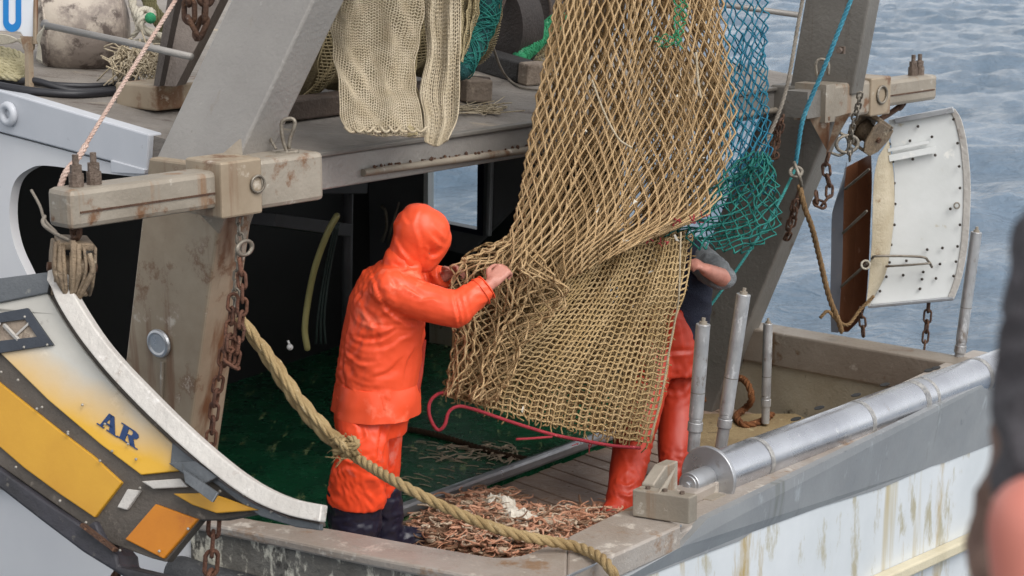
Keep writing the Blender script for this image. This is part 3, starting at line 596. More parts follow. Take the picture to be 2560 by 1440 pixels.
def post(top, bot, r, neck=None, cap='flat'):
    top, bot = np.asarray(top), np.asarray(bot); ax = nrm(top - bot); L = np.linalg.norm(top - bot)
    mb = MB(); mb.tube([bot + ax * .12 * 1, top], r, 24); 
    po = mb.build('guide_post', M['post_metal'], boat, auto=40, bevel=.003)
    mb = MB(); mb.tube([bot - ax * .05, bot + ax * .055], r * .86, 20); mb.tube([bot + ax * .055, bot + ax * .1], r * 1.06, 20); mb.tube([bot + ax * .1, bot + ax * .12], r * .93, 20); mb.build('post_collar', M['post_metal'], po, auto=40, bevel=.003)
    mb = MB(); mb.tube([top, top + ax * .012], r * .55, 16); mb.tube([top + ax * .012, top + ax * .03], r * .28, 8)
    mb.build('post_nut', M['steel_light'], po, auto=40)
    mb = MB(); c = bot + ax * (L * .42); mb.tube([c, c + ax * .005], r * 1.015, 24); mb.build('post_seam', M['steel_dark'], po)
post(U(1758, 810, 9.25), U(1735, 1105, 9.25), .0345)
post(U(1859, 735, 9.45), U(1806, 1095, 9.45), .0345)
post(U(1920, 808, 11.45), U(1914, 1038, 11.45), .028)
post(U(2441, 580, 11.2), U(2396, 905, 11.2), .032)
# ------------------------------------------------------------------ near trawl door, hung outboard on the near arm
DP, DN = U(330, 1010, 7.45), nrm(A3(-.35, -.86, .34))
def D(px, py, off=0.0): return Upl(px, py, DP + DN * off, DN)
tdoor = thing('trawl_door', 'yellow and grey trawl door with AR lettering, hanging outboard of near rail', 'trawl door', D(330, 1300))
def plate(name, poly, m, off, th, par=tdoor, bevel=.004, **k):
    mb = MB(); mb.prism([D(*p, off) for p in poly], -DN * th); return mb.build(name, m, par, bevel=bevel, **k)
shoe_o = [(118, 676), (146, 672), (172, 712), (205, 770), (255, 845), (310, 910), (370, 972), (430, 1032), (490, 1088), (550, 1140), (610, 1186), (670, 1222), (735, 1248), (806, 1262)]
shoe_i = [(116, 700), (128, 722), (140, 752), (168, 800), (208, 858), (262, 925), (318, 986), (378, 1046), (440, 1104), (505, 1160), (570, 1212), (640, 1256), (720, 1288), (800, 1305)]
so_, si_ = resample(np.array(shoe_o, float), 40), resample(np.array(shoe_i, float), 40)
so_, si_ = spline(shoe_o, 4), spline(shoe_i, 4)
mb = MB(); G = np.array([[D(*so_[i], .055), D(*si_[i], .075)] for i in range(len(so_))]); mb.slab(G, -DN * .05); mb.build('shoe', M['shoe'], tdoor, bevel=.006)
body = [(-160, 712)] + [tuple(p) for p in si_[2:]] + [(800, 1316), (740, 1312), (640, 1284), (560, 1300), (500, 1300), (415, 1405), (380, 1396), (280, 1360), (0, 1165), (-160, 1060)]
plate('door_plate', body, M['door_frame'], .0, .05)
# dark steel under-edge of the shoe on its lower run
low = [tuple(p) for p in si_[34:]]
plate('shoe_web', [(430, 1105), (505, 1168), (570, 1218), (640, 1262), (720, 1294), (800, 1309), (800, 1326), (740, 1318), (650, 1290), (590, 1250), (500, 1180), (425, 1160)], M['door_steel'], .03, .03)
m = pmat('faded_grey_to_yellow_panel', 'bdbab2', 'aeaba4', .42, 0, 2, spots=('8f8b84', .3, 9), spots2=('cfccc4', .3, 5), bump=.15, bscale=20)
t = m.node_tree; bs = t.nodes['Principled BSDF']; old = bs.inputs['Base Color'].links[0].from_socket
tc = t.nodes.new('ShaderNodeTexCoord')
# the paint fades from grey at the upper edge of the panel to ochre along its lower edge
g0, g1 = D(215, 940), D(160, 1010); dv = g1 - g0; off0 = ROOT[tdoor.name]
vm = t.nodes.new('ShaderNodeVectorMath'); vm.operation = 'SUBTRACT'; t.links.new(tc.outputs['Object'], vm.inputs[0]); vm.inputs[1].default_value = tuple(g0 - off0)
vd = t.nodes.new('ShaderNodeVectorMath'); vd.operation = 'DOT_PRODUCT'; t.links.new(vm.outputs[0], vd.inputs[0]); vd.inputs[1].default_value = tuple(dv / np.dot(dv, dv))
al = nrm(D(420, 1130) - D(120, 880)); vd2 = t.nodes.new('ShaderNodeVectorMath'); vd2.operation = 'DOT_PRODUCT'; t.links.new(vm.outputs[0], vd2.inputs[0]); vd2.inputs[1].default_value = tuple(al * 1.9)
ad = t.nodes.new('ShaderNodeMath'); ad.operation = 'ADD'; t.links.new(vd.outputs['Value'], ad.inputs[0]); t.links.new(vd2.outputs['Value'], ad.inputs[1])
nz = t.nodes.new('ShaderNodeTexNoise'); nz.inputs['Scale'].default_value = 5; nz.inputs['Detail'].default_value = 5; t.links.new(tc.outputs['Object'], nz.inputs[0])
ad2 = t.nodes.new('ShaderNodeMath'); ad2.operation = 'MULTIPLY_ADD'; t.links.new(nz.outputs[0], ad2.inputs[0]); ad2.inputs[1].default_value = .8; t.links.new(ad.outputs[0], ad2.inputs[2])
mr = t.nodes.new('ShaderNodeMapRange'); mr.inputs[1].default_value = .25; mr.inputs[2].default_value = 1.6; t.links.new(ad2.outputs[0], mr.inputs[0])
mx = t.nodes.new('ShaderNodeMix'); mx.data_type = 'RGBA'; t.links.new(mr.outputs[0], mx.inputs[0]); t.links.new(old, mx.inputs[6]); mx.inputs[7].default_value = C4('d2a232'); t.links.new(mx.outputs[2], bs.inputs['Base Color'])
si_l = [tuple(p) for p in si_]
up = [(-160, 770), (0, 757), (117, 733)] + [(p[0] - 6, p[1] + 10) for p in si_l[9:37] if p[0] < 492] + [(498, 1172), (352, 1187), (250, 1110), (120, 1000), (0, 882), (-160, 760)]
plate('upper_panel', up, m, .016, .02)
plate('top_roll', [(-160, 706), (0, 695), (118, 680), (124, 702), (118, 732), (0, 756), (-160, 770)], M['door_steel'], .03, .03)
plate('yellow_panel', [(-160, 810), (0, 958), (60, 1006), (150, 1078), (230, 1138), (304, 1206), (236, 1294), (150, 1236), (60, 1170), (0, 1118), (-160, 985)], M['yellow'], .016, .02)
plate('amber_patch', [(388, 1260), (494, 1298), (408, 1397), (312, 1348)], M['orange_patch'], .016, .02)
plate('yellow_corner', [(432, 1234), (520, 1232), (560, 1244), (645, 1275), (540, 1283), (480, 1262)], M['yellow'], .04, .02)
plate('white_plate', [(352, 1203), (450, 1196), (470, 1218), (382, 1222)], M['shoe'], .03, .02)
plate('worn_web', [(318, 1222), (350, 1226), (316, 1275), (292, 1268)], M['shoe'], .018, .02)
plate('dark_bracket', [(420, 1158), (488, 1152), (545, 1192), (500, 1215)], M['door_steel'], .06, .03)
bp = MB(); bp.prism([D(456, 1172, .08), D(545, 1232, .10), D(530, 1256, .12), D(462, 1206, .1)], -DN * .015); fin = bp.build('towing_bracket', M['door_steel'], tdoor, bevel=.003)
# window cut in the top panel: dark frame round a cross-braced opening
fr = MB(); O = [(-120, 800), (0, 782), (68, 770), (132, 862), (0, 882), (-120, 896)]; I = [(-100, 820), (0, 806), (62, 798), (92, 842), (0, 852), (-100, 866)]
for i in range(len(O)):
    j = (i + 1) % len(O); fr.prism([D(*O[i], .03), D(*O[j], .03), D(*I[j], .03), D(*I[i], .03)], -DN * .03)
slot = fr.build('slot_frame', pmat('dark_blue_grey_steel', '42474f', '363a42', .5, .3, 5, bump=.2), tdoor)
plate('slot_back', I, M['timber_pale'], .019, .02, slot, 0)
fr = MB(); fr.bar(D(10, 812, .026), D(46, 850, .026), .012, .012); fr.bar(D(72, 808, .026), D(40, 838, .026), .008, .008); fr.bar(D(0, 806, .026), D(-30, 846, .026), .012, .012); fr.build('slot_brace', M['shoe'], slot)
rv = MB()
for px, py in [(3, 930), (45, 950), (92, 1022), (170, 1085), (250, 1152), (105, 1018), (170, 1080), (40, 1168), (150, 1252), (215, 1306), (280, 1128), (340, 1148), (60, 868), (62, 792), (118, 862), (350, 1220), (475, 1240), (520, 1268), (470, 1322), (300, 1376), (440, 1160), (482, 1160), (550, 1228), (610, 1238), (678, 1280), (620, 1262), (206, 1012), (262, 1060), (320, 1110), (398, 1378)]:
    rv.ball(D(px, py, .03), .006, 8)
rv.build('rivet', M['rivet_pale'], tdoor)
lw = MB(); lo_ = [(-160, 1072), (0, 1172), (120, 1258), (212, 1318), (236, 1300), (262, 1352), (292, 1388), (296, 1416), (400, 1440), (420, 1470), (330, 1456), (206, 1380), (100, 1300), (0, 1222), (-160, 1112)]
lw.prism([D(*p, .03) for p in lo_], -DN * .16); lw.build('lower_shoe', M['black_rubber'], tdoor, bevel=.01)
lt = MB(); lt.bar(D(206, 1312, .045), D(290, 1376, .045), .014, .03, DN); lt.build('shoe_lip', M['rust'], tdoor)
# the lettering AR in slanted serif capitals
def letter(polys):
    mb = MB()
    for p in polys: mb.prism([D(*q, .0165 + .004) for q in p], -DN * .004)
    return mb.build('lettering', M['navy_letter'], tdoor)
def lx(px, py): return (px / 1.756, 620 + py / 1.756)          # from a 1.756x enlargement of that corner
# each letter is drawn upright in its own box, then set slanting along the panel
def glyph(polys, x0, y0, ux, uy, vx, vy):
    letter([[lx(x0 + ux * p + vx * q, y0 + uy * p + vy * q) for p, q in poly] for poly in polys])
GA = [[(.42, 1.0), (.62, 1.0), (.30, .06), (.20, .06)], [(.50, 1.0), (.66, 1.0), (.92, .06), (.64, .06)], [(.34, .42), (.72, .42), (.74, .32), (.30, .32)], [(.06, .07), (.40, .07), (.40, 0), (.06, 0)], [(.52, .07), (1.04, .07), (1.04, 0), (.52, 0)]]
GR = [[(.14, 1), (.40, 1), (.40, 0), (.14, 0)], [(.02, 1.0), (.14, 1.0), (.14, .93), (.02, .93)], [(.02, .07), (.14, .07), (.14, 0), (.02, 0)], [(.40, .07), (.52, .07), (.52, 0), (.40, 0)], [(.40, 1), (.70, 1), (.86, .93), (.92, .76), (.64, .76), (.60, .9), (.40, .92)], [(.92, .76), (.86, .58), (.70, .48), (.40, .48), (.40, .56), (.60, .60), (.64, .76)], [(.46, .48), (.72, .48), (.90, .07), (1.04, .07), (1.04, 0), (.68, 0)]]
glyph(GA, 418, 768, 92, 62, 22, -68); glyph(GR, 510, 826, 88, 58, 22, -62)
# ------------------------------------------------------------------ far trawl door beyond the stern
EP, EN = U(2320, 520, 12.3), nrm(A3(-.1, -.97, .08))
def E(px, py, off=0.0): return Upl(px, py, EP + EN * off, EN)
fd = thing('trawl_door', 'white riveted trawl door with rusty brown inner plate, hanging off the far arm', 'trawl door', E(2250, 770))
re_ = spline([(2386, 272), (2402, 300), (2416, 360), (2424, 440), (2424, 520), (2418, 610), (2404, 690), (2384, 748)], 6)
le_ = spline([(2222, 300), (2228, 360), (2236, 430), (2236, 520), (2228, 610), (2212, 680), (2196, 725), (2172, 765)], 6)
mb = MB(); G = np.array([[E(*(l * (1 - t) + r * t), -.02 + .10 * math.sin(math.pi * (i / (len(re_) - 1))) * 0 + .05 * t) for t in np.linspace(0, 1, 8)] for i, (l, r) in enumerate(zip(le_, re_))])
mb.slab(G, -EN * .02); mb.build('front_plate', M['door_white'], fd, auto=40)
mb = MB(); r2 = re_ - np.array([[16, 0]] * len(re_)) ; G = np.array([[E(*a, .034), E(*b, .046)] for a, b in zip(r2, re_ + [[2, 0]])]); mb.slab(G, -EN * .07); mb.build('edge_flange', M['shoe'], fd, bevel=.004)
mb = MB(); mb.bar(E(2236, 303, .01), E(2384, 274, .05), .03, .035); mb.build('top_flange', M['stainless'], fd, bevel=.005)
mb = MB(); mb.bar(E(2170, 766, .0), E(2384, 746, .05), .035, .02); mb.build('bottom_flange', M['stainless'], fd, bevel=.004)
cl = spline([(2196, 392), (2186, 440), (2182, 520), (2180, 600), (2174, 680), (2166, 764)], 6); crr = spline([(2222, 350), (2234, 430), (2236, 520), (2228, 610), (2212, 690), (2172, 766)], 6)
cl, crr = resample(cl, 24), resample(crr, 24)
mb = MB(); G = np.array([[E(*a, .10), E(*((a + b) / 2), .09), E(*b, .015)] for a, b in zip(cl, crr)]); mb.slab(G, -EN * .015); mb.build('cream_edge', M['door_cream'], fd, auto=50)
bl = resample(spline([(2112, 420), (2106, 500), (2103, 600), (2100, 700), (2092, 830)], 6), 20); brr = resample(spline([(2178, 385), (2180, 460), (2176, 560), (2172, 660), (2160, 780), (2120, 830)], 6), 20)
mb = MB(); G = np.array([[E(*(a * (1 - t) + b * t), -.12 - .14 * math.sin(math.pi * t)) for t in np.linspace(0, 1, 7)] for a, b in zip(bl, brr)]); mb.slab(G, -EN * .015); mb.build('inner_plate', M['door_brown'], fd, auto=50)
b2 = resample(spline([(2112, 430), (2090, 500), (2080, 540), (2078, 640), (2076, 740), (2078, 830)], 6), 20); b3 = resample(spline([(2118, 400), (2110, 480), (2108, 560), (2106, 660), (2100, 760), (2096, 832)], 6), 20)
mb = MB(); G = np.array([[E(*a, -.13), E(*b, -.10)] for a, b in zip(b2, b3)]); mb.slab(G, -EN * .02); mb.build('outer_plate', M['door_blue'], fd, auto=50)
for a, b in (((2114, 472), (2172, 424)), ((2108, 582), (2166, 528)), ((2104, 716), (2166, 660))):
    mb = MB(); mb.tube([E(*a, -.08), E(*b, .11)], .009, 8, rnd=True); mb.build('strut', M['chain_grey'], fd, smooth=True)
mb = MB(); mb.tube(spline([E(2180, 646, .1), E(2196, 640, .14), E(2300, 642, .12), E(2320, 652, .1), E(2330, 668, .06)], 5), .008, 8); mb.tube(spline([E(2214, 666, .06), E(2280, 662, .1), E(2328, 658, .1)], 5), .007, 8); mb.build('towing_bail', M['chain_grey'], fd, smooth=True)
mb = MB(); mb.torus(E(2164, 662, .13), EN, .026, .007, 18, 8); mb.build('white_shackle', M['white_rope'], fd, smooth=True)
for poly in ([(2220, 372), (2322, 352), (2324, 358), (2220, 380)], [(2222, 388), (2340, 366), (2338, 382), (2224, 404)]):
    mb = MB(); mb.prism([E(*p, .045) for p in poly], -EN * .02); mb.build('slot_bar', M['door_white'], fd)
rv = MB(); pts = [(2295, 316), (2275, 352), (2330, 342), (2338, 388), (2282, 398), (2232, 404), (2224, 360), (2384, 298), (2394, 358), (2398, 416), (2400, 470), (2400, 562), (2394, 616), (2390, 654), (2384, 690), (2236, 458), (2238, 510), (2236, 562), (2228, 612), (2224, 656), (2266, 652), (2318, 624), (2356, 620), (2308, 680), (2305, 698), (2340, 696), (2300, 722), (2258, 688), (2216, 692), (2200, 728), (2350, 660), (2376, 522)]
for p in pts: rv.ball(E(*p, .05 * max(0, min(1, (p[0] - 2230) / 170)) + .002), .0095, 8)
rv.build('rivet', M['rivet'], fd)
mb = MB(); mb.torus(E(2392, 514, .05), nrm(EN + .4 * S), .018, .005, 14, 6); mb.build('small_ring', M['chain_grey'], fd, smooth=True)

# ------------------------------------------------------------------ pulley blocks on the two arms
def block(name, label, c, ax, w_, h_, th, faces, hang):
    t = thing(name, label, 'pulley block', c)
    e, u = faces; mb = MB()
    for k in (-1, 1):
        o = ax * th * .5 * k; pr = [(-.5, .5), (.5, .5), (.62, .2), (.5, -.3), (.22, -.55), (-.22, -.55), (-.5, -.3), (-.62, .2)]
        mb = MB(); mb.prism([c + o + e * x * w_ + u * y * h_ for x, y in pr], ax * .014 * k); mb.build('cheek', M['block'], t, bevel=.006)
    mb = MB(); mb.tube([c - ax * th * .4, c - ax * th * .16, c, c + ax * th * .16, c + ax * th * .4], [w_ * .36, w_ * .3, w_ * .28, w_ * .3, w_ * .36], 24); mb.build('sheave', M['block'], t, smooth=True)
    mb = MB(); mb.tube([c - ax * th * .75, c + ax * th * .75], .018, 10); mb.build('axle', M['rust'], t)
    mb = MB(); mb.bar(c + u * h_ * .5 - ax * th * .5, c + u * h_ * .5 + ax * th * .5, w_ * 1.05, .03, u); mb.build('yoke', M['block'], t, bevel=.006); mb = MB(); mb.bar(c - u * h_ * .5 - ax * th * .5, c - u * h_ * .5 + ax * th * .5, w_ * .5, .02, u); mb.build('yoke', M['block'], t, bevel=.006)
    mb = MB(); P = spline(hang, 6); mb.tube(P, .018, 8); mb.torus(hang[-1], nrm(ax + .3 * e), .032, .012, 18, 8); mb.build('shackle', M['rust'], t, smooth=True)
    return t
c = U(180, 668, 7.78); u_ = nrm(A3(.12, 0, 1))
block('pulley_block', 'grubby brown pulley block hanging under the near gallows arm', c, nrm(A3(.9, .35, -.1)), .16, .2, .13, (nrm(np.cross(u_, A3(.9, .35, -.1))), u_), [c + u_ * .1, c + u_ * .15 + A3(.01, 0, 0), U(190, 575, 7.75)])
# greasy shackles and scraps of old twine hanging in the throat of the block
c2 = U(2172, 334, 12.05); u2 = nrm(A3(.55, 0, .8))
block('pulley_block', 'brown pulley block tilted under the far arm, above the white trawl door', c2, nrm(A3(.6, -.62, -.4)), .2, .2, .12, (nrm(np.cross(u2, A3(.6, -.62, -.4))), u2), [c2 + u2 * .1, U(2222, 285, 12.1), U(2256, 262, 12.15)])
tw = MB()
for k in range(14):
    x = random.uniform(130, 225); tw.tube(spline([U(x, random.uniform(600, 640), 7.66), U(x + random.uniform(-6, 10), 680, 7.64), U(175 + (x - 175) * .45, random.uniform(715, 752), 7.66)], 4), random.uniform(.006, .012), 6)
tag(tw.build('frayed_rope', M['block'], smooth=True), 'frayed brown rope ends trailing from the near pulley block', 'rope')
tw = MB(); tw.tube(spline([U(78, 475, 7.8), U(100, 515, 7.75), U(112, 550, 7.68), U(140, 580, 7.62)], 5), .006, 6); tw.tube(spline([U(112, 540, 7.66), U(108, 560, 7.62), U(140, 585, 7.6), U(170, 600, 7.64)], 5), .008, 6)
tag(tw.build('frayed_rope', M['grey_rope'], smooth=True), 'short grey twine lashed round the end of near gallows arm', 'rope')

# ------------------------------------------------------------------ ropes and chains
def rope(name, label, pts, R, m, k=10, **kw):
    mb = MB(); mb.rope(spline([U(*p) for p in pts], k), R, **kw); return tag(mb.build(name, M[m], smooth=True), label, 'rope')
mb = MB(); mb.rope(spline([U(598, 792, 8.3), U(625, 830, 8.28), U(680, 905, 8.24), U(740, 995, 8.2), U(800, 1065, 8.16), U(850, 1112, 8.12)], 8), np.array([.026, .03, .036, .036, .038, .036]), pitch=.3, n=8)
mb.rope(spline([U(606, 800, 8.27), U(660, 875, 8.22), U(735, 985, 8.17), U(800, 1060, 8.12), U(850, 1110, 8.08)], 8), .017, pitch=.2)
mb.rope(spline([U(840, 1105, 8.1), U(900, 1150, 8.06), UZ(1000, 1210, .8), UZ(1100, 1262, .73), UZ(1200, 1306, .66), UZ(1300, 1338, .59), UZ(1400, 1358, .54), UZ(1450, 1370, .525), UZ(1500, 1394, .53), UZ(1528, 1426, .51), UZ(1548, 1475, .4)], 10), .023, pitch=.16, n=8)
for k in range(5):
    a = k * 1.3; mb.rope(spline([U(850 + 18 * math.cos(a), 1118 + 26 * math.sin(a), 8.06), U(872 + 20 * math.sin(a), 1112, 8.02), U(880 - 14 * math.cos(a), 1118 - 22 * math.sin(a), 8.05), U(850, 1120 + 10 * math.cos(a), 8.1)], 6), .016, pitch=.12)
for k in range(26):
    p = U(random.uniform(835, 895), random.uniform(1090, 1150), 8.05); mb.tube(spline([p, p + rng.normal(0, .018, 3), p + rng.normal(0, .03, 3)], 3), .0016, 4)
tag(mb.build('hawser', M['hawser'], smooth=True), 'thick straw coloured knotted hawser stretched from the near gallows leg over the rail', 'rope')
rope('hauling_rope', 'pale pink rope slanting up from the near gallows arm', [(160, 440, 7.85), (190, 400, 7.9), (280, 255, 8.05), (365, 118, 8.2), (445, -10, 8.35), (480, -70, 8.4)], .009, 'pink_rope', pitch=.05)
mb = MB(); mb.rope(spline([U(150, 470, 7.78), U(165, 430, 7.82), U(195, 395, 7.88), U(215, 362, 7.92)], 6), .013, pitch=.06); tag(mb.build('rope_splice', M['pink_rope'], smooth=True), 'thick spliced end of the pale pink rope at the arm bolt', 'rope')
rope('blue_rope', 'light blue rope running down past the far gallows sleeve', [(2135, -20, 11.0), (2060, 170, 11.05), (2010, 290, 11.1), (1995, 370, 11.15), (1988, 415, 11.2)], .013, 'blue_rope', pitch=.09)
rope('teal_rope', 'thin teal rope slanting down to the deck behind the two upright posts', [(1990, 420, 11.2), (1940, 520, 11.0), (1885, 610, 10.9), (1820, 705, 10.8), (1750, 800, 10.7), (1700, 880, 10.6)], .0085, 'teal_rope', pitch=.06)
rope('grey_cable', 'slack grey cable hanging beside the blue rope', [(2010, -20, 11.15), (1992, 80, 11.1), (1975, 180, 11.0), (1955, 260, 10.95), (1920, 345, 10.9), (1895, 380, 10.85)], .011, 'grey_rope', pitch=.08)
mb = MB(); mb.torus(U(1990, 430, 11.1), nrm(A3(.5, -.8, .2)), .028, .009, 18, 8, 1.5); mb.tube(spline([U(1985, 405, 11.1), U(1998, 440, 11.05), U(2004, 465, 11.1)], 4), .01, 8)
tag(mb.build('rope_hook', M['chain_grey'], smooth=True), 'grey steel hook joining blue rope to brown rope', 'hook')
rope('brown_rope', 'doubled brown rope hanging from the hook to the white trawl door', [(1998, 462, 11.3), (2012, 520, 11.3), (2030, 570, 11.35), (2050, 650, 11.45), (2072, 740, 11.5), (2095, 800, 11.55), (2104, 830, 11.6)], .017, 'brown_rope', pitch=.12)
rope('frayed_rope', 'brown rope end tied at the lower corner of the white trawl door', [(2050, 795, 12.0), (2070, 778, 12.0), (2092, 800, 12.0), (2120, 812, 12.05), (2150, 775, 12.1), (2185, 740, 12.1)], .011, 'brown_rope', pitch=.08)
rope('tarry_rope', 'dark rusty rope lying across the green deck behind the orange trousers', [(x, y, UZ(x, y, .018)[1]) for x, y in ((960, 1062), (1060, 1080), (1130, 1098), (1200, 1120), (1270, 1138), (1330, 1150))], .017, 'dark_rope', pitch=.1)
mb = MB(); mb.rope(spline([UZ(1650, 1010, .05), UZ(1720, 1002, .04), UZ(1780, 996, .04), UZ(1805, 985, .06), UZ(1820, 960, .12), UZ(1850, 945, .2), UZ(1872, 965, .2), UZ(1878, 1000, .12), UZ(1862, 1022, .05), UZ(1842, 1040, .04), UZ(1860, 1062, .03), UZ(1900, 1055, .03), UZ(1930, 1036, .03)], 8), .022, pitch=.14)
tag(mb.build('rope_coil', M['rust_rope'], smooth=True), 'loose loop of rusty orange rope on deck by the thin upright post', 'rope')
def chain(label, pts, L, wd, r, m, tw=0): 
    mb = MB(); mb.chain(spline([U(*p) for p in pts], 8), L, wd, r, tw); return tag(mb.build('chain', M[m], smooth=True), label, 'chain')
chain('grey upper chain hanging from the near gallows knee', [(602, 515, 8.28), (598, 560, 8.28), (600, 600, 8.28), (596, 660, 8.28), (590, 720, 8.28), (588, 770, 8.28)], .05, .03, .0055, 'chain_grey')
chain('red brown chain looped down beside the near gallows leg', [(600, 650, 8.22), (606, 720, 8.2), (604, 790, 8.2), (592, 870, 8.2), (578, 925, 8.2), (574, 880, 8.2), (578, 800, 8.22), (584, 740, 8.24)], .075, .042, .008, 'rust_red')
chain('rusty chain trailing down the near gallows leg to the rail', [(566, 840, 8.22), (556, 905, 8.22), (545, 960, 8.24), (535, 1030, 8.26), (526, 1110, 8.28), (520, 1180, 8.3)], .08, .042, .008, 'rust_red')
mb = MB(); mb.torus(U(612, 620, 8.24), nrm(A3(.8, -.5, 0)), .03, .008, 20, 8, 1.6); mb.build; tag(mb.build('chain_hook', M['chain_grey'], smooth=True), 'grey steel hook hanging at the near gallows knee', 'hook')
chain('rusty chain hanging in front of the yellow trawl door bracket', [(532, 1238, 7.22), (536, 1290, 7.22), (532, 1350, 7.22), (528, 1410, 7.22), (524, 1480, 7.22)], .1, .05, .0095, 'rust_red')
chain('dark rusty chain under the lower corner of the yellow trawl door', [(280, 1372, 7.3), (300, 1400, 7.28), (290, 1430, 7.28), (286, 1470, 7.28)], .07, .04, .008, 'rust')
chain('rusty chain below the lower edge of the white trawl door', [(2322, 752, 12.25), (2318, 800, 12.25), (2314, 840, 12.25), (2310, 880, 12.25)], .085, .045, .0075, 'rust')
chain('short dark chain hanging below the brown inner door plate', [(2150, 770, 12.2), (2156, 800, 12.2), (2158, 840, 12.2)], .07, .04, .008, 'rust')
chain('grey chain hanging in front of the far sleeve collar', [(2150, 232, 11.2), (2146, 265, 11.25), (2134, 300, 11.3), (2128, 340, 11.35), (2124, 400, 11.4)], .05, .03, .006, 'chain_grey')
chain('rusty chain bunched along the far gallows leg', [(2072, 385, 11.3), (2064, 420, 11.3), (2076, 480, 11.3), (2060, 505, 11.3), (2046, 520, 11.3), (2040, 480, 11.3)], .075, .045, .009, 'rust')
chain('dark rusty chain dangling inside the far gallows leg', [(1958, 290, 11.2), (1944, 350, 11.2), (1932, 400, 11.2), (1940, 330, 11.2), (1952, 300, 11.15)], .06, .036, .007, 'rust')
chain('rusty chain end hanging by the brown rope', [(1996, 480, 11.4), (1978, 540, 11.4), (1966, 600, 11.4), (1980, 560, 11.35), (1994, 500, 11.3)], .07, .036, .007, 'rust')
mb = MB(); mb.torus(U(2118, 360, 11.5), nrm(A3(.3, -.9, 0)), .05, .009, 22, 8, 1.4); mb.tube(spline([U(2100, 332, 11.5), U(2118, 345, 11.5), U(2120, 372, 11.5), U(2100, 388, 11.5), U(2078, 382, 11.45)], 5), .009, 8); tag(mb.build('steel_ring', M['chain_grey'], smooth=True), 'large bent steel ring hooked below the far sleeve', 'ring')

# ------------------------------------------------------------------ nets
def sn(x, y, seed, k=5):
    r = np.random.default_rng(seed); o = 0
    for _ in range(k):
        a, b, c = r.normal(0, 1, 3); o = o + np.sin(a * x + b * y + 3 * c)
    return o / k ** .5
def netpanel(mb, left, right, nc, nr, r, fold=(), kind='diamond', jit=.0, seed=0, d=(0, 0), wob=0, sub=3, sag=0, sides=4):
    """netting hung between two edges. left/right: (px,py,distance); fold: (count, phase, sideways, depth)"""
    Lc, Rc = spline([p for p in left], 6), spline([p for p in right], 6)
    Lc, Rc = resample(Lc, 200), resample(Rc, 200)
    def at(u, v):
        u = np.asarray(u, float); v = np.clip(np.asarray(v, float), 0, 1); dep = np.zeros_like(u); uu = u.copy()
        for (n, ph, a, b) in fold:
            w_ = n * 2 * np.pi * u + ph + 1.6 * v * np.sin(ph * 3 + 1) + .7 * sn(3 * u, 2 * v, seed + 5)
            uu = uu + a * np.sin(w_) * (1 - .3 * v); dep = dep + b * np.cos(w_)
        dep = dep + wob * sn(7 * u, 6 * v, seed + 1)
        i = v * 199; i0 = np.clip(i.astype(int), 0, 198); fr = (i - i0)[..., None]
        l = Lc[i0] * (1 - fr) + Lc[i0 + 1] * fr; q = Rc[i0] * (1 - fr) + Rc[i0 + 1] * fr
        P = l * (1 - uu[..., None]) + q * uu[..., None]
        P[..., 1] += sag * np.sin(np.pi * np.clip(uu, 0, 1)) * v
        P[..., 0] += jit * sn(23 * u, 19 * v, seed + 2); P[..., 1] += jit * sn(19 * u, 23 * v, seed + 3)
        px, py, dd = P[..., 0], P[..., 1], P[..., 2] + dep + d[0] * (1 - v) + d[1] * v
        a, b = (px - 1280) / F, (py - 720) / F; dy = ct - b * st_
        t = dd / dy
        return np.stack([a * t, dd, HC + (-st_ - b * ct) * t], -1)
    if kind == 'diamond':
        n = 2 * nr * sub; j = np.arange(n + 1); tri = np.abs(((j / sub) % 2) - 1) * 2 - 1
        tri = np.sign(tri) * np.abs(tri) ** .8 * .46
        for k in range(nc + 1):
            s = 1 if k % 2 else -1
            mb.tube(at((k + s * tri) / nc, j / n), r * (1 + .45 * (np.abs(tri) > .44)), sides, ph=.6)
    else:
        for k in range(nc + 1): v = np.linspace(0, 1, nr * 2 + 1); mb.tube(at(np.full_like(v, k / nc), v), r, sides, ph=.6)
        for k in range(nr + 1): u = np.linspace(0, 1, nc * 2 + 1); mb.tube(at(u, np.full_like(u, k / nr) + .006 * np.sin(u * nc * 3)), r, sides, ph=.6)
    return at
net = thing('fishing_net', 'big tan fishing net hauled up high and held by the hooded man', 'fishing net', U(1400, 1100, 9.75))
Lu = [(1575, -640, 9.75), (1520, -480, 9.7), (1440, -230, 9.6), (1400, -60, 9.55), (1378, 60, 9.5), (1358, 170, 9.45), (1335, 300, 9.4), (1312, 430, 9.35), (1296, 520, 9.3), (1275, 590, 9.25), (1250, 640, 9.2), (1225, 700, 9.2), (1240, 790, 9.25)]
Ru = [(1625, -640, 9.8), (1680, -480, 9.95), (1770, -230, 10.1), (1795, -60, 10.1), (1808, 60, 10.1), (1822, 150, 10.1), (1834, 260, 10.1), (1828, 360, 10.05), (1806, 460, 10.0), (1772, 530, 9.9), (1700, 566, 9.8), (1640, 588, 9.75)]
mb = MB(); netpanel(mb, Lu, Ru, 40, 25, .0046, [(3, .4, .014, .06), (7, 1.3, .005, .025)], jit=1.2, seed=1, d=(-.12, -.08), wob=.03); mb.build('front_netting', M['net'], net, smooth=True)
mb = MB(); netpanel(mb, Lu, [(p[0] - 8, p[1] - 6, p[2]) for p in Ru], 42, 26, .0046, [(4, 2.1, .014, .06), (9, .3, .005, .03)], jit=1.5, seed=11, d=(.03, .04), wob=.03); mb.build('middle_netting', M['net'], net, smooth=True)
mb = MB()
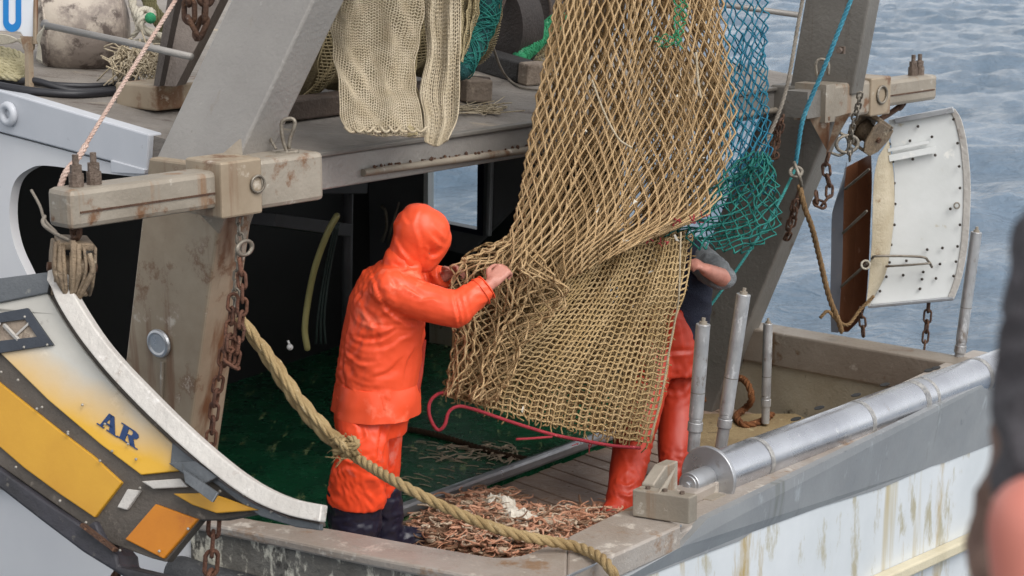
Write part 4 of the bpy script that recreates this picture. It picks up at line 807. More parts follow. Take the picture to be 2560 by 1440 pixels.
for q, (nc_, nr_n, off_) in enumerate(((44, 28, .11), (46, 29, .18), (46, 31, .26))):
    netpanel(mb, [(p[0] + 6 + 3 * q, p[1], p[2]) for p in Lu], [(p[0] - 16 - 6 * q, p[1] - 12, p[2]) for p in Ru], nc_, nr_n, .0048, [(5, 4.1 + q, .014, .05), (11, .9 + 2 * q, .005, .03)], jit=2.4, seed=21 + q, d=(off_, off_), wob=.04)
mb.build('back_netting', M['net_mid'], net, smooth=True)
# the gathered bunch the man is holding
Lb = [(1268, 600, 9.2), (1200, 628, 9.12), (1150, 655, 9.05), (1128, 700, 9.1), (1134, 780, 9.15), (1138, 860, 9.2), (1126, 930, 9.2), (1116, 985, 9.2)]
Rb = [(1330, 600, 9.3), (1345, 650, 9.2), (1380, 700, 9.2), (1400, 730, 9.25), (1360, 790, 9.3), (1310, 850, 9.3), (1270, 930, 9.3), (1235, 1010, 9.3)]
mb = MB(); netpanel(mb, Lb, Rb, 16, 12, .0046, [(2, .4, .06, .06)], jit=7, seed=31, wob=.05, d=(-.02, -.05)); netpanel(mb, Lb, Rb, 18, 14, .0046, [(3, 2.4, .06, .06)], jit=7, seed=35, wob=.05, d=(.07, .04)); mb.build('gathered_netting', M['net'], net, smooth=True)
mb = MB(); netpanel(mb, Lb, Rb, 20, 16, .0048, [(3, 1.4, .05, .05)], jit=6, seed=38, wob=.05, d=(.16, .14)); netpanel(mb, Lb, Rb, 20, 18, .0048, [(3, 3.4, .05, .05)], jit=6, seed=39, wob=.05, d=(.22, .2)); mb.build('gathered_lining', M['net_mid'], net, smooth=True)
# square meshed lower bag
Lq = [(1440, 640, 9.6), (1370, 730, 9.5), (1300, 800, 9.42), (1230, 850, 9.36), (1160, 900, 9.3), (1130, 945, 9.3), (1122, 990, 9.3)]
Lq2 = [(1470, 600, 9.6), (1330, 700, 9.5), (1220, 760, 9.4), (1150, 820, 9.35), (1136, 900, 9.3), (1124, 990, 9.3)]
Rq = [(1732, 585, 9.95), (1728, 640, 9.95), (1712, 720, 9.9), (1690, 790, 9.9), (1672, 880, 9.88), (1655, 980, 9.85), (1622, 1108, 9.82)]
mb = MB(); at_sq = netpanel(mb, Lq, Rq, 33, 31, .0053, [(3, 1.0, .01, .025), (6, .2, .004, .012)], 'square', jit=1.8, seed=41, wob=.02, sag=8); sqn = mb.build('square_mesh_bag', M['net_sq'], net, smooth=True)
mb = MB(); netpanel(mb, Lq2, [(p[0] - 14, p[1] - 6, p[2]) for p in Rq], 33, 33, .0052, [(4, 3.0, .01, .03)], 'square', jit=2.2, seed=45, wob=.03, sag=5, d=(.10, .10)); netpanel(mb, Lq2, [(p[0] - 18, p[1] - 8, p[2]) for p in Rq], 36, 36, .0052, [(5, 1.0, .01, .03)], 'square', jit=2.2, seed=47, wob=.03, sag=5, d=(.18, .18)); netpanel(mb, Lq2, [(p[0] - 22, p[1] - 8, p[2]) for p in Rq], 40, 40, .0052, [(5, 2.0, .01, .03)], 'square', jit=2.2, seed=48, wob=.03, sag=5, d=(.24, .24)); mb.build('square_mesh_lining', M['net_sq'], net, smooth=True)
# selvedge: fringe of cut meshes, the seam line along the join and the right-hand hanging cord
mb = MB()
for k in range(52):
    u = k / 51; p = at_sq(np.array([u]), np.array([1.0]))[0]; mb.tube(spline([p + Z * .012, p + A3(*rng.normal(0, .008, 3)) - Z * random.uniform(.005, .02), p + A3(*rng.normal(0, .014, 3)) - Z * random.uniform(.012, .045)], 3), .004, 4)
for k in range(60):
    v = np.array([random.uniform(0, 1)]); p = at_sq(np.array([random.uniform(.98, 1.01)]), v)[0]; mb.tube([p, p + rng.normal(0, .012, 3)], .003, 4)
tag(mb.build('frayed_edge', M['net_mid'], net, smooth=True), None, None, None, 'stuff')
for pts, r_ in (([U(1702, 580, 9.75), U(1700, 650, 9.72), U(1698, 720, 9.72), U(1694, 765, 9.75), U(1672, 880, 9.8), U(1655, 980, 9.8), U(1625, 1100, 9.8)], .0045), ([U(1480, 200, 9.3), U(1510, 280, 9.3), U(1545, 345, 9.3), U(1580, 370, 9.35)], .005), ([U(1740, 130, 9.7), U(1745, 200, 9.7), U(1752, 245, 9.7)], .006)):
    mb = MB(); mb.tube(spline(pts, 8), r_, 6); mb.build('hanging_cord', M['net_pale'], net, smooth=True)
# scales and small fish caught in the meshes
mb = MB()
for px, py in [(1490, 520), (1500, 530), (1485, 555), (1570, 595), (1560, 602), (1690, 600), (1300, 1025), (1460, 330), (1590, 500), (1760, 395), (1775, 430), (1790, 330), (1740, 470), (1620, 680), (1640, 650), (1700, 180), (1690, 240)]:
    c = U(px + random.uniform(-6, 6), py + random.uniform(-5, 5), 9.3 if px < 1600 else 9.6); q = rng.normal(0, .011, 3); mb.prism([c, c + q, c + q + rng.normal(0, .008, 3), c + rng.normal(0, .008, 3)], A3(0, .002, 0))
tag(mb.build('caught_scraps', M['scrap'], net), None, None, None, 'stuff')
mb = MB()
for (x, y) in ((1460, 1112), (1690, 545), (1750, 540), (1735, 552), (1700, 560), (1640, 600), (1650, 610)):
    for _ in range(3):
        p = U(x + random.uniform(-18, 18), y + random.uniform(-5, 5), 9.68); mb.tube(spline([p, p + rng.normal(0, .012, 3), p + rng.normal(0, .018, 3)], 3), .0026, 4)
tag(mb.build('red_mending_twine', M['red_rope'], net), None, None, None, 'stuff')
rr = MB(); rr.tube(spline([U(1122, 982, 9.2), U(1095, 985, 9.15), U(1075, 1005, 9.12), U(1073, 1035, 9.1), U(1085, 1065, 9.1), U(1098, 1075, 9.1), U(1112, 1062, 9.1), U(1122, 1030, 9.12), U(1145, 1016, 9.15), U(1180, 1022, 9.2), U(1240, 1042, 9.25), U(1300, 1062, 9.3), U(1380, 1086, 9.4), U(1450, 1100, 9.5), U(1530, 1114, 9.6), U(1600, 1120, 9.7)], 8), .0085, 8)
rr.tube(spline([U(1290, 1098, 9.3), U(1330, 1096, 9.32), U(1380, 1092, 9.38)], 4), .006, 6); rr.build('foot_rope', M['red_rope'], net, smooth=True)
mb = MB(); mb.rope(spline([U(1600, -600, 9.8), (tl_ + tr_) * .5 * A3(1, 1, 0) + A3(0, 0, 4.4)], 8), .02); mb.tube([U(1600, -560, 9.8), U(1600, -640, 9.8)], .06, 12, rnd=True); mb.build('lifting_strop', M['brown_rope'], net, smooth=True)
gn = MB(); netpanel(gn, [(1685, -60, 9.6), (1690, 20, 9.6), (1684, 110, 9.6)], [(1712, -60, 9.6), (1714, 20, 9.6), (1698, 112, 9.6)], 2, 8, .004, jit=2, seed=51); netpanel(gn, [(1640, 90, 9.5), (1650, 120, 9.5)], [(1690, 80, 9.5), (1694, 120, 9.5)], 3, 2, .003, jit=4, seed=53); gn.build('green_patch', M['green_net'], net, smooth=True)
tnet = thing('teal_net', 'teal and blue wide meshed net draped to the right of the tan net', 'fishing net', U(1850, 640, 10.2))
mb = MB(); netpanel(mb, [(1790, -60, 10.3), (1800, 100, 10.25), (1812, 260, 10.2), (1800, 420, 10.15), (1760, 520, 10.1)], [(1914, -60, 10.6), (1914, 80, 10.6), (1906, 160, 10.55), (1918, 290, 10.5), (1926, 410, 10.4)], 11, 14, .0042, [(2, .5, .02, .04)], jit=2.2, seed=61); mb.build('upper_netting', M['teal_hi'], tnet, smooth=True)
mb = MB(); netpanel(mb, [(1800, 100, 10.35), (1812, 260, 10.3), (1790, 420, 10.3), (1740, 540, 10.2)], [(1908, 60, 10.7), (1916, 290, 10.6), (1922, 400, 10.5), (1934, 480, 10.5)], 11, 11, .004, [(2, 2.5, .03, .05)], jit=3, seed=64); mb.build('upper_lining', M['teal_hi'], tnet, smooth=True)
mb = MB(); netpanel(mb, [(1870, 380, 10.0), (1800, 440, 10.0), (1750, 520, 9.95), (1715, 580, 9.9), (1728, 622, 9.9)], [(1922, 380, 10.3), (1934, 450, 10.3), (1944, 520, 10.25), (1940, 580, 10.2), (1860, 634, 10.1)], 12, 9, .0044, [(2, 1, .03, .05)], jit=4, seed=67)
netpanel(mb, [(1880, 400, 10.1), (1810, 460, 10.1), (1760, 530, 10.05), (1700, 560, 10), (1660, 590, 10)], [(1926, 390, 10.4), (1930, 450, 10.4), (1938, 520, 10.35), (1920, 570, 10.3), (1800, 610, 10.2)], 14, 10, .0042, [(3, 2, .04, .06)], jit=5, seed=69); mb.build('lower_netting', M['teal_lo'], tnet, smooth=True)
# ------------------------------------------------------------------ gear on the shelter roof
RB = nrm(B + .12 * Z)
def above(px, py, h): return UR(px, py) + Z * h
dnet = thing('draped_net', 'pale beige fine meshed net draped in folds over the roof edge', 'net', UF(980, 340))
def drape(mb, L, R, nc, nr, r, fold, **k): return netpanel(mb, L, R, nc, nr, r, fold, 'square', **k)
L1 = [(828, -60, 9.1), (826, 60, 9.05), (838, 150, 9.0), (850, 230, 8.9), (852, 290, 8.8), (866, 326, 8.74)]; R1 = [(1062, -60, 9.2), (1052, 60, 9.15), (1040, 150, 9.1), (1036, 220, 9.0), (1050, 262, 8.86), (1056, 345, 8.72)]
mb = MB(); drape(mb, L1, R1, 38, 60, .0034, [(2, .4, .006, .02)], jit=3.2, seed=71, wob=.02, sag=4); mb.build('front_drape', M['net_pale'], dnet, smooth=True)
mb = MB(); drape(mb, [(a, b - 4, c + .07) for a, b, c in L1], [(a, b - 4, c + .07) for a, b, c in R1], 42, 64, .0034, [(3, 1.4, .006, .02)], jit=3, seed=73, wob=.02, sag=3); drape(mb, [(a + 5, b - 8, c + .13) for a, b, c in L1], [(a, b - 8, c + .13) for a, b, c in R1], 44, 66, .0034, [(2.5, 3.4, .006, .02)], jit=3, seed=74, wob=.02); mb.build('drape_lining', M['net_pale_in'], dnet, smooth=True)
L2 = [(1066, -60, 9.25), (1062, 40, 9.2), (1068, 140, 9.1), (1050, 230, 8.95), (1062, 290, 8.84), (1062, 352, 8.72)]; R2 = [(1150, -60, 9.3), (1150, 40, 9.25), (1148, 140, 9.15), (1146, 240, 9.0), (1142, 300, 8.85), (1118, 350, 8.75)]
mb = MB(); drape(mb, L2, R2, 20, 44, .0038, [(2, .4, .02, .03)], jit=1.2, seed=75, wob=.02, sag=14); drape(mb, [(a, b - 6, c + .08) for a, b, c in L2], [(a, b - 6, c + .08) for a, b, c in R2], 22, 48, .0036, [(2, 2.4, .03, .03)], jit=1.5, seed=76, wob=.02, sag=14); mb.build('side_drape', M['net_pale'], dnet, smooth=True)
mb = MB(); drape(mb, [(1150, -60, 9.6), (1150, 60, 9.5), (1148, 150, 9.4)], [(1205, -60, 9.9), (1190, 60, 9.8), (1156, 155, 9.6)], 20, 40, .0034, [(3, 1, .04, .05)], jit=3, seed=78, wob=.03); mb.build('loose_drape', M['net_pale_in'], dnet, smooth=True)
mb = MB()
for q in range(9):
    x = 862 + q * 22; mb.tube(spline([U(x, 318 + 3 * math.sin(q), 8.74), U(x + 14, 330, 8.7), U(x + 30, 322 + 6 * math.cos(q * 2), 8.74)], 4), .006, 6)
mb.build('lead_line', M['net_pale'], dnet, smooth=True)
# roll of net on its drum
dr = thing('net_roll', 'roll of pale beige net wound on its drum on the shelter roof', 'net roll', UR(940, 262))
ax0, ax1 = U(700, 92, 10.0), U(1165, 30, 11.0); axd = nrm(ax1 - ax0); e1 = frames([ax0, ax1])[1][0]; e2 = np.cross(axd, e1); Ld = np.linalg.norm(ax1 - ax0)
rr_ = lambda s, a: .30 + .02 * math.sin(5 * s + 2) + .014 * math.sin(3 * a + 4 * s) + .008 * math.sin(17 * s + a * 2)
mb = MB(); mb.loft([[ax0 + axd * s * Ld + (rr_(s * 3, a) - .012) * (e1 * math.cos(a) + e2 * math.sin(a)) for a in np.linspace(0, 2 * math.pi, 40, endpoint=False)] for s in np.linspace(0, 1, 40)]); mb.build('wound_core', pmat('wound_net_core', '7d6f50', '62563d', .9, 0, 14, spots=('9b8b66', .4, 40), bump=.9, bscale=120), dr, smooth=True)
mb = MB()
for k in range(70):
    s0 = k / 70; a = np.linspace(0, 2 * math.pi, 60); mb.tube(np.array([ax0 + axd * Ld * (s0 + .012 * math.sin(9 * q + k)) + rr_(s0 * 3, q) * (e1 * math.cos(q) + e2 * math.sin(q)) for q in a]), .0035, 4, False)
for k in range(110):
    a0 = 2 * math.pi * k / 110; mb.tube(np.array([ax0 + axd * Ld * s + rr_(s * 3, a0 + .3 * s) * (e1 * math.cos(a0 + .3 * s + .02 * math.sin(40 * s)) + e2 * math.sin(a0 + .3 * s + .02 * math.sin(40 * s))) for s in np.linspace(0, 1, 40)]), .0033, 4, False)
mb.build('wound_netting', M['net_pale_in'], dr, smooth=True)
# the drum's timber and steel stand
std = thing('drum_stand', 'dark timber and steel stand under the net drum on the roof', 'stand', UR(940, 290))
mb = MB(); mb.bar(UR(660, 306) + Z * .05, UR(1200, 236) + Z * .05, .16, .1); mb.build('sill_beam', M['timber'], std, bevel=.01)
mb = MB(); mb.bar(UR(1148, 252) + Z * .06, UR(1212, 252) + Z * .06, .2, .12); mb.build('end_block', M['timber_pale'], std, bevel=.012)
mb = MB(); mb.bar(UR(1188, 232) + Z * .02, UR(1188, 232) + Z * .6, .06, .05); mb.bar(UR(1165, 240) + Z * .1, UR(1215, 215) + Z * .3, .04, .04, S); mb.build('upright', M['timber_pale'], std, bevel=.006)
# teal net bundle hanging beside it
tbn = thing('net_bundle', 'dark teal twisted net bundle hanging beside the beige net', 'net bundle', U(1165, 170, 9.7))
P = spline([U(1226, -60, 10.0), U(1222, 20, 9.95), U(1208, 70, 9.9), U(1186, 115, 9.8), U(1164, 150, 9.7), U(1152, 176, 9.65)], 8)
mb = MB(); mb.tube(P, np.interp(np.linspace(0, 1, len(P)), [0, .4, .7, 1], [.048, .046, .055, .05]), 14, rnd=True); mb.build('core', pmat('deep_teal_bundle', '0f4a4a', '0b3a3e', .8, 0, 20, spots=('2f7f78', .34, 40), bump=.8, bscale=120), tbn, smooth=True)
mb = MB(); T_, N_, B_ = frames(P)
for k in range(40):
    f = random.uniform(1, 4) * random.choice((-1, 1)); p0 = random.uniform(0, 6.3); r_ = random.uniform(.046, .062)
    q = np.linspace(0, 1, len(P)); mb.tube(P + r_ * (N_ * np.cos(f * 6 * q + p0)[:, None] + B_ * np.sin(f * 6 * q + p0)[:, None]), .003, 4)
mb.build('wrapped_twine', M['teal_lo'], tbn, smooth=True)
# winch behind, with a rusty upright
wi = thing('net_winch', 'dark net winch on a timber skid with a rusty upright', 'winch', UR(1290, 180))
mb = MB(); a, b = UR(1180, 166), UR(1318, 208); dv_ = nrm(b - a); mb.bar(a + Z * .06 - dv_ * .3, b + Z * .06, .14, .12); mb.build('skid', pmat('black_tarred_timber', '2e2b2a', '242221', .6, 0, 8, bump=.4), wi, bevel=.01)
mb = MB(); mb.bar(b + Z * .065 + dv_ * .004, b + Z * .065 + dv_ * .09, .15, .125); mb.build('skid_end', M['timber_pale'], wi, bevel=.012)
mb = MB(); p = UR(1297, 158) + Z * .1; mb.bar(p, p + Z * .9 - dv_ * .06, .06, .045, dv_); mb.build('upright', M['rust_bar'], wi, bevel=.006)
mb = MB(); c = U(1235, 60, 11.9); mb.tube([c + S * -.1, c + S * .1], .3, 32); mb.build('drum_flange', pmat('dark_winch_flange', '39322f', '2b2624', .6, .2, 6, bump=.3), wi, auto=40)
mb = MB(); c0_, c1_ = U(1290, 20, 12.4), U(1480, -10, 13.0); mb.tube(spline([c0_, (c0_ + c1_) / 2, c1_], 6), .27, 28); mb.build('drum', pmat('dark_brown_drum', '4a4240', '3a3432', .7, .1, 5, spots=('5d534e', .3, 9), bump=.5), wi, auto=40)
mb = MB()
for k in range(9):
    q = c0_ + (c1_ - c0_) * (k / 9); mb.torus(q, nrm(c1_ - c0_), .272, .012, 30, 6)
mb.build('wound_rope', M['timber'], wi, smooth=True)
mb = MB(); mb.bar(U(1222, 80, 11.6), U(1262, -30, 11.7), .05, .04); mb.build('arm', M['timber'], wi)
gb = MB(); P = spline([U(1300, 140, 11.7), U(1330, 112, 11.8), U(1362, 80, 11.9), U(1400, 50, 12)], 8); gb.tube(P, .05, 12, rnd=True)
T_, N_, B_ = frames(P)
for k in range(26):
    f = random.uniform(1, 4) * random.choice((-1, 1)); p0 = random.uniform(0, 6.3); q = np.linspace(0, 1, len(P)); gb.tube(P + .053 * (N_ * np.cos(f * 6 * q + p0)[:, None] + B_ * np.sin(f * 6 * q + p0)[:, None]), .004, 4)
tag(gb.build('green_net', M['green_net'], smooth=True), 'rolled bright green net tucked beside the winch upright', 'net')
gb = MB()
for k in range(40):
    p = UR(random.uniform(1320, 1380), random.uniform(140, 156)) + Z * random.uniform(.02, .1); gb.tube(spline([p, p + rng.normal(0, .04, 3), p + rng.normal(0, .06, 3)], 4), .004, 4)
tag(gb.build('net_scrap', M['net_pale_in'], smooth=True), 'brownish net scrap bunched under the bright green net', 'net')
mb = MB(); mb.tube(spline([U(1222, 70, 10.8), U(1234, 120, 10.9), U(1250, 165, 11.0), UR(1268, 203) + Z * .02, UR(1300, 222) + Z * .01, UR(1345, 230) + Z * .01], 6), .007, 6); tag(mb.build('cable', M['grey_rope'], smooth=True), 'thin pale cable hanging to the roof deck beside the winch', 'cable')
mb = MB()
for k in range(50):
    p = UR(random.uniform(1150, 1250), random.uniform(268, 288)) + Z * .008; mb.tube(spline([p, p + A3(*rng.normal(0, .05, 2), 0), p + A3(*rng.normal(0, .08, 2), random.uniform(0, .03))], 4), .003, 4)
tag(mb.build('twine_scrap', M['net_pale'], smooth=True), 'loose pale twine scraps lying on the roof behind the fascia', 'twine')
# left end of the roof: fender buoy, sign, ropes, hoses, railing
bc = U(205, 66, 10.6); ba = nrm(A3(.95, .28, .06)); f1 = frames([bc, bc + ba])[1][0]; f2 = np.cross(ba, f1)
bo = thing('buoy', 'large dirty white round fender buoy on the shelter roof', 'buoy', bc - Z * .25)
prof = [(-.238, .02), (-.236, .12), (-.22, .19), (-.18, .225), (-.1, .243), (0, .248), (.1, .238), (.17, .21), (.215, .165), (.24, .1), (.25, .02)]
prof = spline([(x, y, 0) for x, y in prof], 4)
mb = MB(); mb.loft([[bc + ba * x + max(y, .005) * (f1 * math.cos(a) + f2 * math.sin(a)) for a in np.linspace(0, 2 * math.pi, 48, endpoint=False)] for x, y, _ in prof]); mb.build('float_body', M['buoy'], bo, smooth=True)
mb = MB(); mb.torus(bc + ba * -.2, ba, .212, .008, 40, 6); mb.torus(bc + ba * .2, ba, .185, .006, 40, 6); mb.build('moulded_rim', M['buoy'], bo, smooth=True)
SP, SN = U(40, 30, 9.9), nrm(A3(-.25, -.96, 0)); SG = lambda px, py, off=0.0: Upl(px, py, SP + SN * off, SN)
sg = thing('number_sign', 'white board with a blue number 0 at the roof railing', 'sign', SG(30, 90))
mb = MB(); mb.prism([SG(*p) for p in [(-90, -80), (86, -80), (84, 70), (82, 92), (62, 96), (50, 80), (-90, 72)]], -SN * .012); mb.build('board', M['sign_white'], sg, bevel=.003)
def stadium(cx, cy, hw, hh, n=14):
    return [(cx + hw * math.cos(t), cy + (hh - hw * 1.2) * (1 if math.sin(t) >= 0 else -1) + hw * 1.2 * math.sin(t)) for t in np.linspace(0, 2 * math.pi, 4 * n, endpoint=False) + .01]
so2, si2 = stadium(30, 5, 22.5, 75), stadium(30, 3, 9, 58)
mb = MB(); n_ = len(so2)
for i in range(n_):
    j = (i + 1) % n_; mb.prism([SG(*so2[i], .004), SG(*so2[j], .004), SG(*si2[j], .004), SG(*si2[i], .004)], -SN * .003)
mb.build('numeral', M['sign_blue'], sg)
hr = MB(); hr.tube([U(108, 62, 9.75), U(300, 102, 9.35), U(478, 142, 9.0)], .017, 12); hr.tube([U(118, 66, 9.73), U(112, 58, 9.77)], .02, 12); hrail = hr.build('hand_rail', M['steel'], boat, smooth=True)
hr = MB(); hr.bar(U(72, 110, 9.85), U(74, 232, 9.75), .03, .03, B); hr.tube([U(90, -60, 9.9), U(88, 110, 9.85)], .012, 8); hr.prism([U(50, 90, 9.86), U(88, 92, 9.86), U(86, 122, 9.86), U(72, 145, 9.86), U(58, 122, 9.86)], A3(0, .01, 0)); hr.build('rail_post', M['steel_rust'], hrail)
mb = MB(); 
for k in range(5): mb.tube(spline([U(112 + k * 2, 62, 9.72), U(102 - k * 2, 90, 9.74), U(96 + k, 120, 9.76), U(92 + 3 * k, 150 + k * 2, 9.78)], 5), .005, 5)
tag(mb.build('lashing', M['white_rope'], smooth=True), 'thin white lashing tied to the end of the roof hand rail', 'rope')
mb = MB()
mb.tube(spline([UR(-60, 180) + Z * .02, UR(20, 196) + Z * .02, UR(80, 214) + Z * .02, UR(160, 224) + Z * .02, UR(260, 224) + Z * .02, UR(345, 214) + Z * .03], 8), .016, 10)
mb.tube(spline([UR(-60, 195) + Z * .02, UR(30, 214) + Z * .02, UR(90, 228) + Z * .05, UR(180, 238) + Z * .02, UR(270, 236) + Z * .02, UR(345, 228) + Z * .03], 8), .018, 10)
mb.tube(spline([UR(-60, 212) + Z * .02, UR(30, 230) + Z * .02, UR(100, 240) + Z * .02, UR(190, 246) + Z * .02, UR(280, 240) + Z * .02, UR(345, 232) + Z * .03], 8), .02, 10)
tag(mb.build('hose', M['black_hose'], smooth=True), 'black hoses laid along the edge of the shelter roof', 'hose')
mb = MB()
for k in range(7):
    y = 128 + k * 8; mb.rope(spline([U(-60, y - 18, 10.2 - .03 * k), U(0, y - 6, 10.15 - .03 * k), U(40 + 4 * math.sin(k * 2), y + 4, 10.1 - .03 * k), U(62 - 3 * (k % 3), y + 18, 10.05 - .03 * k), U(40, y + 26 - k, 10 - .03 * k), U(0, y + 20 - k, 10 - .03 * k), U(-60, y + 14, 10 - .03 * k)], 8), .017, pitch=.12)
tag(mb.build('rope_coil', M['cream_rope'], smooth=True), 'coil of cream rope heaped under the white board', 'rope')
mb = MB()
for k in range(7): mb.tube(spline([U(-40, 84 + 4 * k, 10.3), U(20, 90 + 3 * k, 10.3), U(55, 108 - 2 * k, 10.25)], 5), .006, 5)
tag(mb.build('twine_bundle', M['white_rope'], smooth=True), 'bundle of thin white twine above the cream rope coil', 'twine')
mb = MB()
mb.rope(spline([U(322, -40, 10.6), U(335, 20, 10.5), U(352, 48, 10.4), U(350, 30, 10.45), U(372, 26, 10.5), U(380, 38, 10.4), U(352, 52, 10.35), U(356, 72, 10.35), U(385, 86, 10.35), U(415, 96, 10.4)], 8), .022, pitch=.15)
mb.rope(spline([U(330, 92, 10.4), U(344, 75, 10.4), U(340, 50, 10.45), U(332, 30, 10.5)], 8), .014, pitch=.1)
mb.rope(spline([U(330, 104, 10.4), U(370, 102, 10.4), U(420, 104, 10.4)], 8), .012, pitch=.1)
tag(mb.build('mooring_rope', M['white_rope'], smooth=True), 'thick off white rope looped beside the large buoy', 'rope')
mb = MB(); 
for k in range(5): mb.rope(spline([U(350 + 8 * k, -30, 10.7), U(365 + 6 * k, 15, 10.65), U(380 + 8 * k, 45, 10.6), U(410, 90 - 6 * k, 10.6)], 6), .013, pitch=.1)
tag(mb.build('olive_rope', strands('olive_rope', '6f6a4a', '555238', '8b8660'), smooth=True), 'olive ropes hanging behind the off white rope', 'rope')
mb = MB(); mb.ball(U(376, 45, 10.32), .03, 10, (1, .7, 1)); tag(mb.build('green_float', M['green_net'], smooth=True), 'small green float among the off white ropes', 'float')
mb = MB()
for k in range(150):
    u_, v_ = random.uniform(285, 400), random.uniform(0, 1); p = U(u_, 128 + 62 * v_, 10.1 - .2 * v_); mb.tube(spline([p, p + rng.normal(0, .03, 3), p + rng.normal(0, .05, 3)], 4), .0045, 4)
tag(mb.build('net_heap', M['net_pale'], smooth=True), 'heap of pale netting on the roof beside the large buoy', 'net')
# winch post standing behind the near upper leg
wp_ = thing('winch_post', 'dark brown steel post on a rusty pedestal behind the near leg', 'post', UR(400, 268))
mb = MB(); mb.prism([U(440, -60, 9.7), U(580, -60, 9.7), U(520, 60, 9.6), U(440, 216, 9.4), U(384, 214, 9.4)], A3(.03, .1, 0)); mb.build('web_plate', pmat('brown_grey_plate', '6a6059', '564d47', .55, .2, 4, spots=('4a3a30', .36, 6), bump=.3), wp_)
mb = MB(); mb.prism([U(428, -60, 9.6), U(452, -60, 9.6), U(398, 216, 9.32), U(384, 214, 9.32)], A3(.02, .14, 0)); mb.build('edge_plate', pmat('dark_brown_plate', '3d3530', '2f2824', .6, .2, 4, bump=.3), wp_)
mb = MB(); mb.bar(UR(380, 268) + Z * .06 - S * .1, UR(440, 262) + Z * .06 + S * .2, .3, .12); mb.build('pedestal', M['steel_rust'], wp_, bevel=.01)
mb = MB(); mb.chain(spline([U(478, -40, 9.2), U(472, 30, 9.2), U(480, 72, 9.2), U(496, 88, 9.2), U(510, 60, 9.2), U(516, -40, 9.2)], 8), .11, .06, .014); tag(mb.build('dark_chain', M['rust'], smooth=True), 'heavy dark chain looped behind the near upper gallows leg', 'chain')

# ------------------------------------------------------------------ the catch and rubbish on the stern deck
heap = [(1000, 1336), (1050, 1290), (1120, 1250), (1200, 1222), (1262, 1218), (1300, 1260), (1400, 1268), (1500, 1262), (1552, 1252), (1540, 1290), (1450, 1330), (1380, 1372), (1290, 1392), (1200, 1388), (1080, 1366)]
def inpoly(x, y, P):
    c = False; j = len(P) - 1
    for i in range(len(P)):
        if (P[i][1] > y) != (P[j][1] > y) and x < (P[j][0] - P[i][0]) * (y - P[i][1]) / (P[j][1] - P[i][1]) + P[i][0]: c = not c
        j = i
    return c
def edge(x, y): return min(1, min(math.hypot(x - a, y - b) for a, b in spline([(*p, 0) for p in heap], 6, True)[:, :2]) / 55)
mb = MB(); g = []
gx = np.linspace(985, 1560, 46); gy = np.linspace(1205, 1400, 34)
G = np.zeros((34, 46, 3))
for j, y in enumerate(gy):
    for i, x in enumerate(gx):
        h = (.11 * edge(x, y) ** .6 * (1 + .5 * mnoise.noise((x * .03, y * .05, 0))) + .012 * mnoise.noise((x * .13, y * .2, 3))) if inpoly(x, y, heap) else -.13
        p = UZ(x, y, max(h - .02, -.12)); G[j, i] = p
mb.grid(G); hb_ = mb.build('debris_base', M['weed_b'], smooth=True); tag(hb_, 'dark matted layer of weed under the heap of catch on deck', None, None, 'stuff')
cnt = {'a': 950, 'b': 420, 'c': 300}
for kx, lab in (('a', 'orange brown weed and starfish arms heaped on the stern deck'), ('b', 'dark brown weed strands mixed in the heap of catch'), ('c', 'pale tan stalks and shells mixed in the heap of catch')):
    mb = MB(); n = 0
    while n < cnt[kx]:
        x, y = random.uniform(985, 1560), random.uniform(1205, 1400)
        if not inpoly(x, y, heap): continue
        if kx == 'b' and x > 1380 and random.random() < .7: continue
        n += 1; e_ = edge(x, y); p = UZ(x, y, .11 * e_ ** .6 + random.uniform(-.02, .05)); L_ = random.uniform(.04, .14)
        a = random.uniform(0, 6.3); q = [p]
        cu = random.choice((-1, 1)) * random.uniform(.2, 1.1)
        for s in range(6):
            a += cu + random.uniform(-.5, .5); q.append(q[-1] + A3(math.cos(a), math.sin(a), random.uniform(-.45, .45)) * L_ * .22)
        r0 = random.uniform(.003, .0105); P = spline(q, 3); mb.tube(P, np.linspace(r0, r0 * .4, len(P)), 5)
    for _ in range({'a': 26, 'b': 22, 'c': 14}[kx]):                      # starfish, shells and lumps of weed of mixed size
        while True:
            x, y = random.uniform(1005, 1540), random.uniform(1225, 1385)
            if inpoly(x, y, heap): break
        p = UZ(x, y, .11 * edge(x, y) ** .6 + .01); s_ = random.uniform(.018, .05)
        if random.random() < .45:
            for k in range(5):
                a0 = k * 1.257 + x; w_ = A3(math.cos(a0), math.sin(a0), random.uniform(-.2, .3)); mb.tube(spline([p, p + w_ * s_, p + w_ * s_ * 2 + A3(*rng.normal(0, .012, 3))], 4), np.linspace(s_ * .34, s_ * .08, 9), 6)
        else:
            R0 = [[p + s_ * (.8 + .5 * mnoise.noise((math.cos(t) * 2 + x, math.sin(t) * 2, ph * 2))) * A3(math.sin(ph) * math.cos(t) * 1.3, math.sin(ph) * math.sin(t), math.cos(ph) * .6) for t in np.linspace(0, 2 * math.pi, 12, endpoint=False)] for ph in np.linspace(.05, math.pi - .05, 8)]; mb.loft(R0)
    if kx == 'c':
        for _ in range(9):
            while True:
                x, y = random.uniform(1010, 1460), random.uniform(1230, 1385)
                if inpoly(x, y, heap): break
            mb.ball(UZ(x, y, .1), random.uniform(.012, .03), 8, (random.uniform(.7, 1.4), random.uniform(.7, 1.4), random.uniform(.4, .7)))
    tag(mb.build('weed', M['weed_' + kx], smooth=True), lab, None, None, 'stuff')
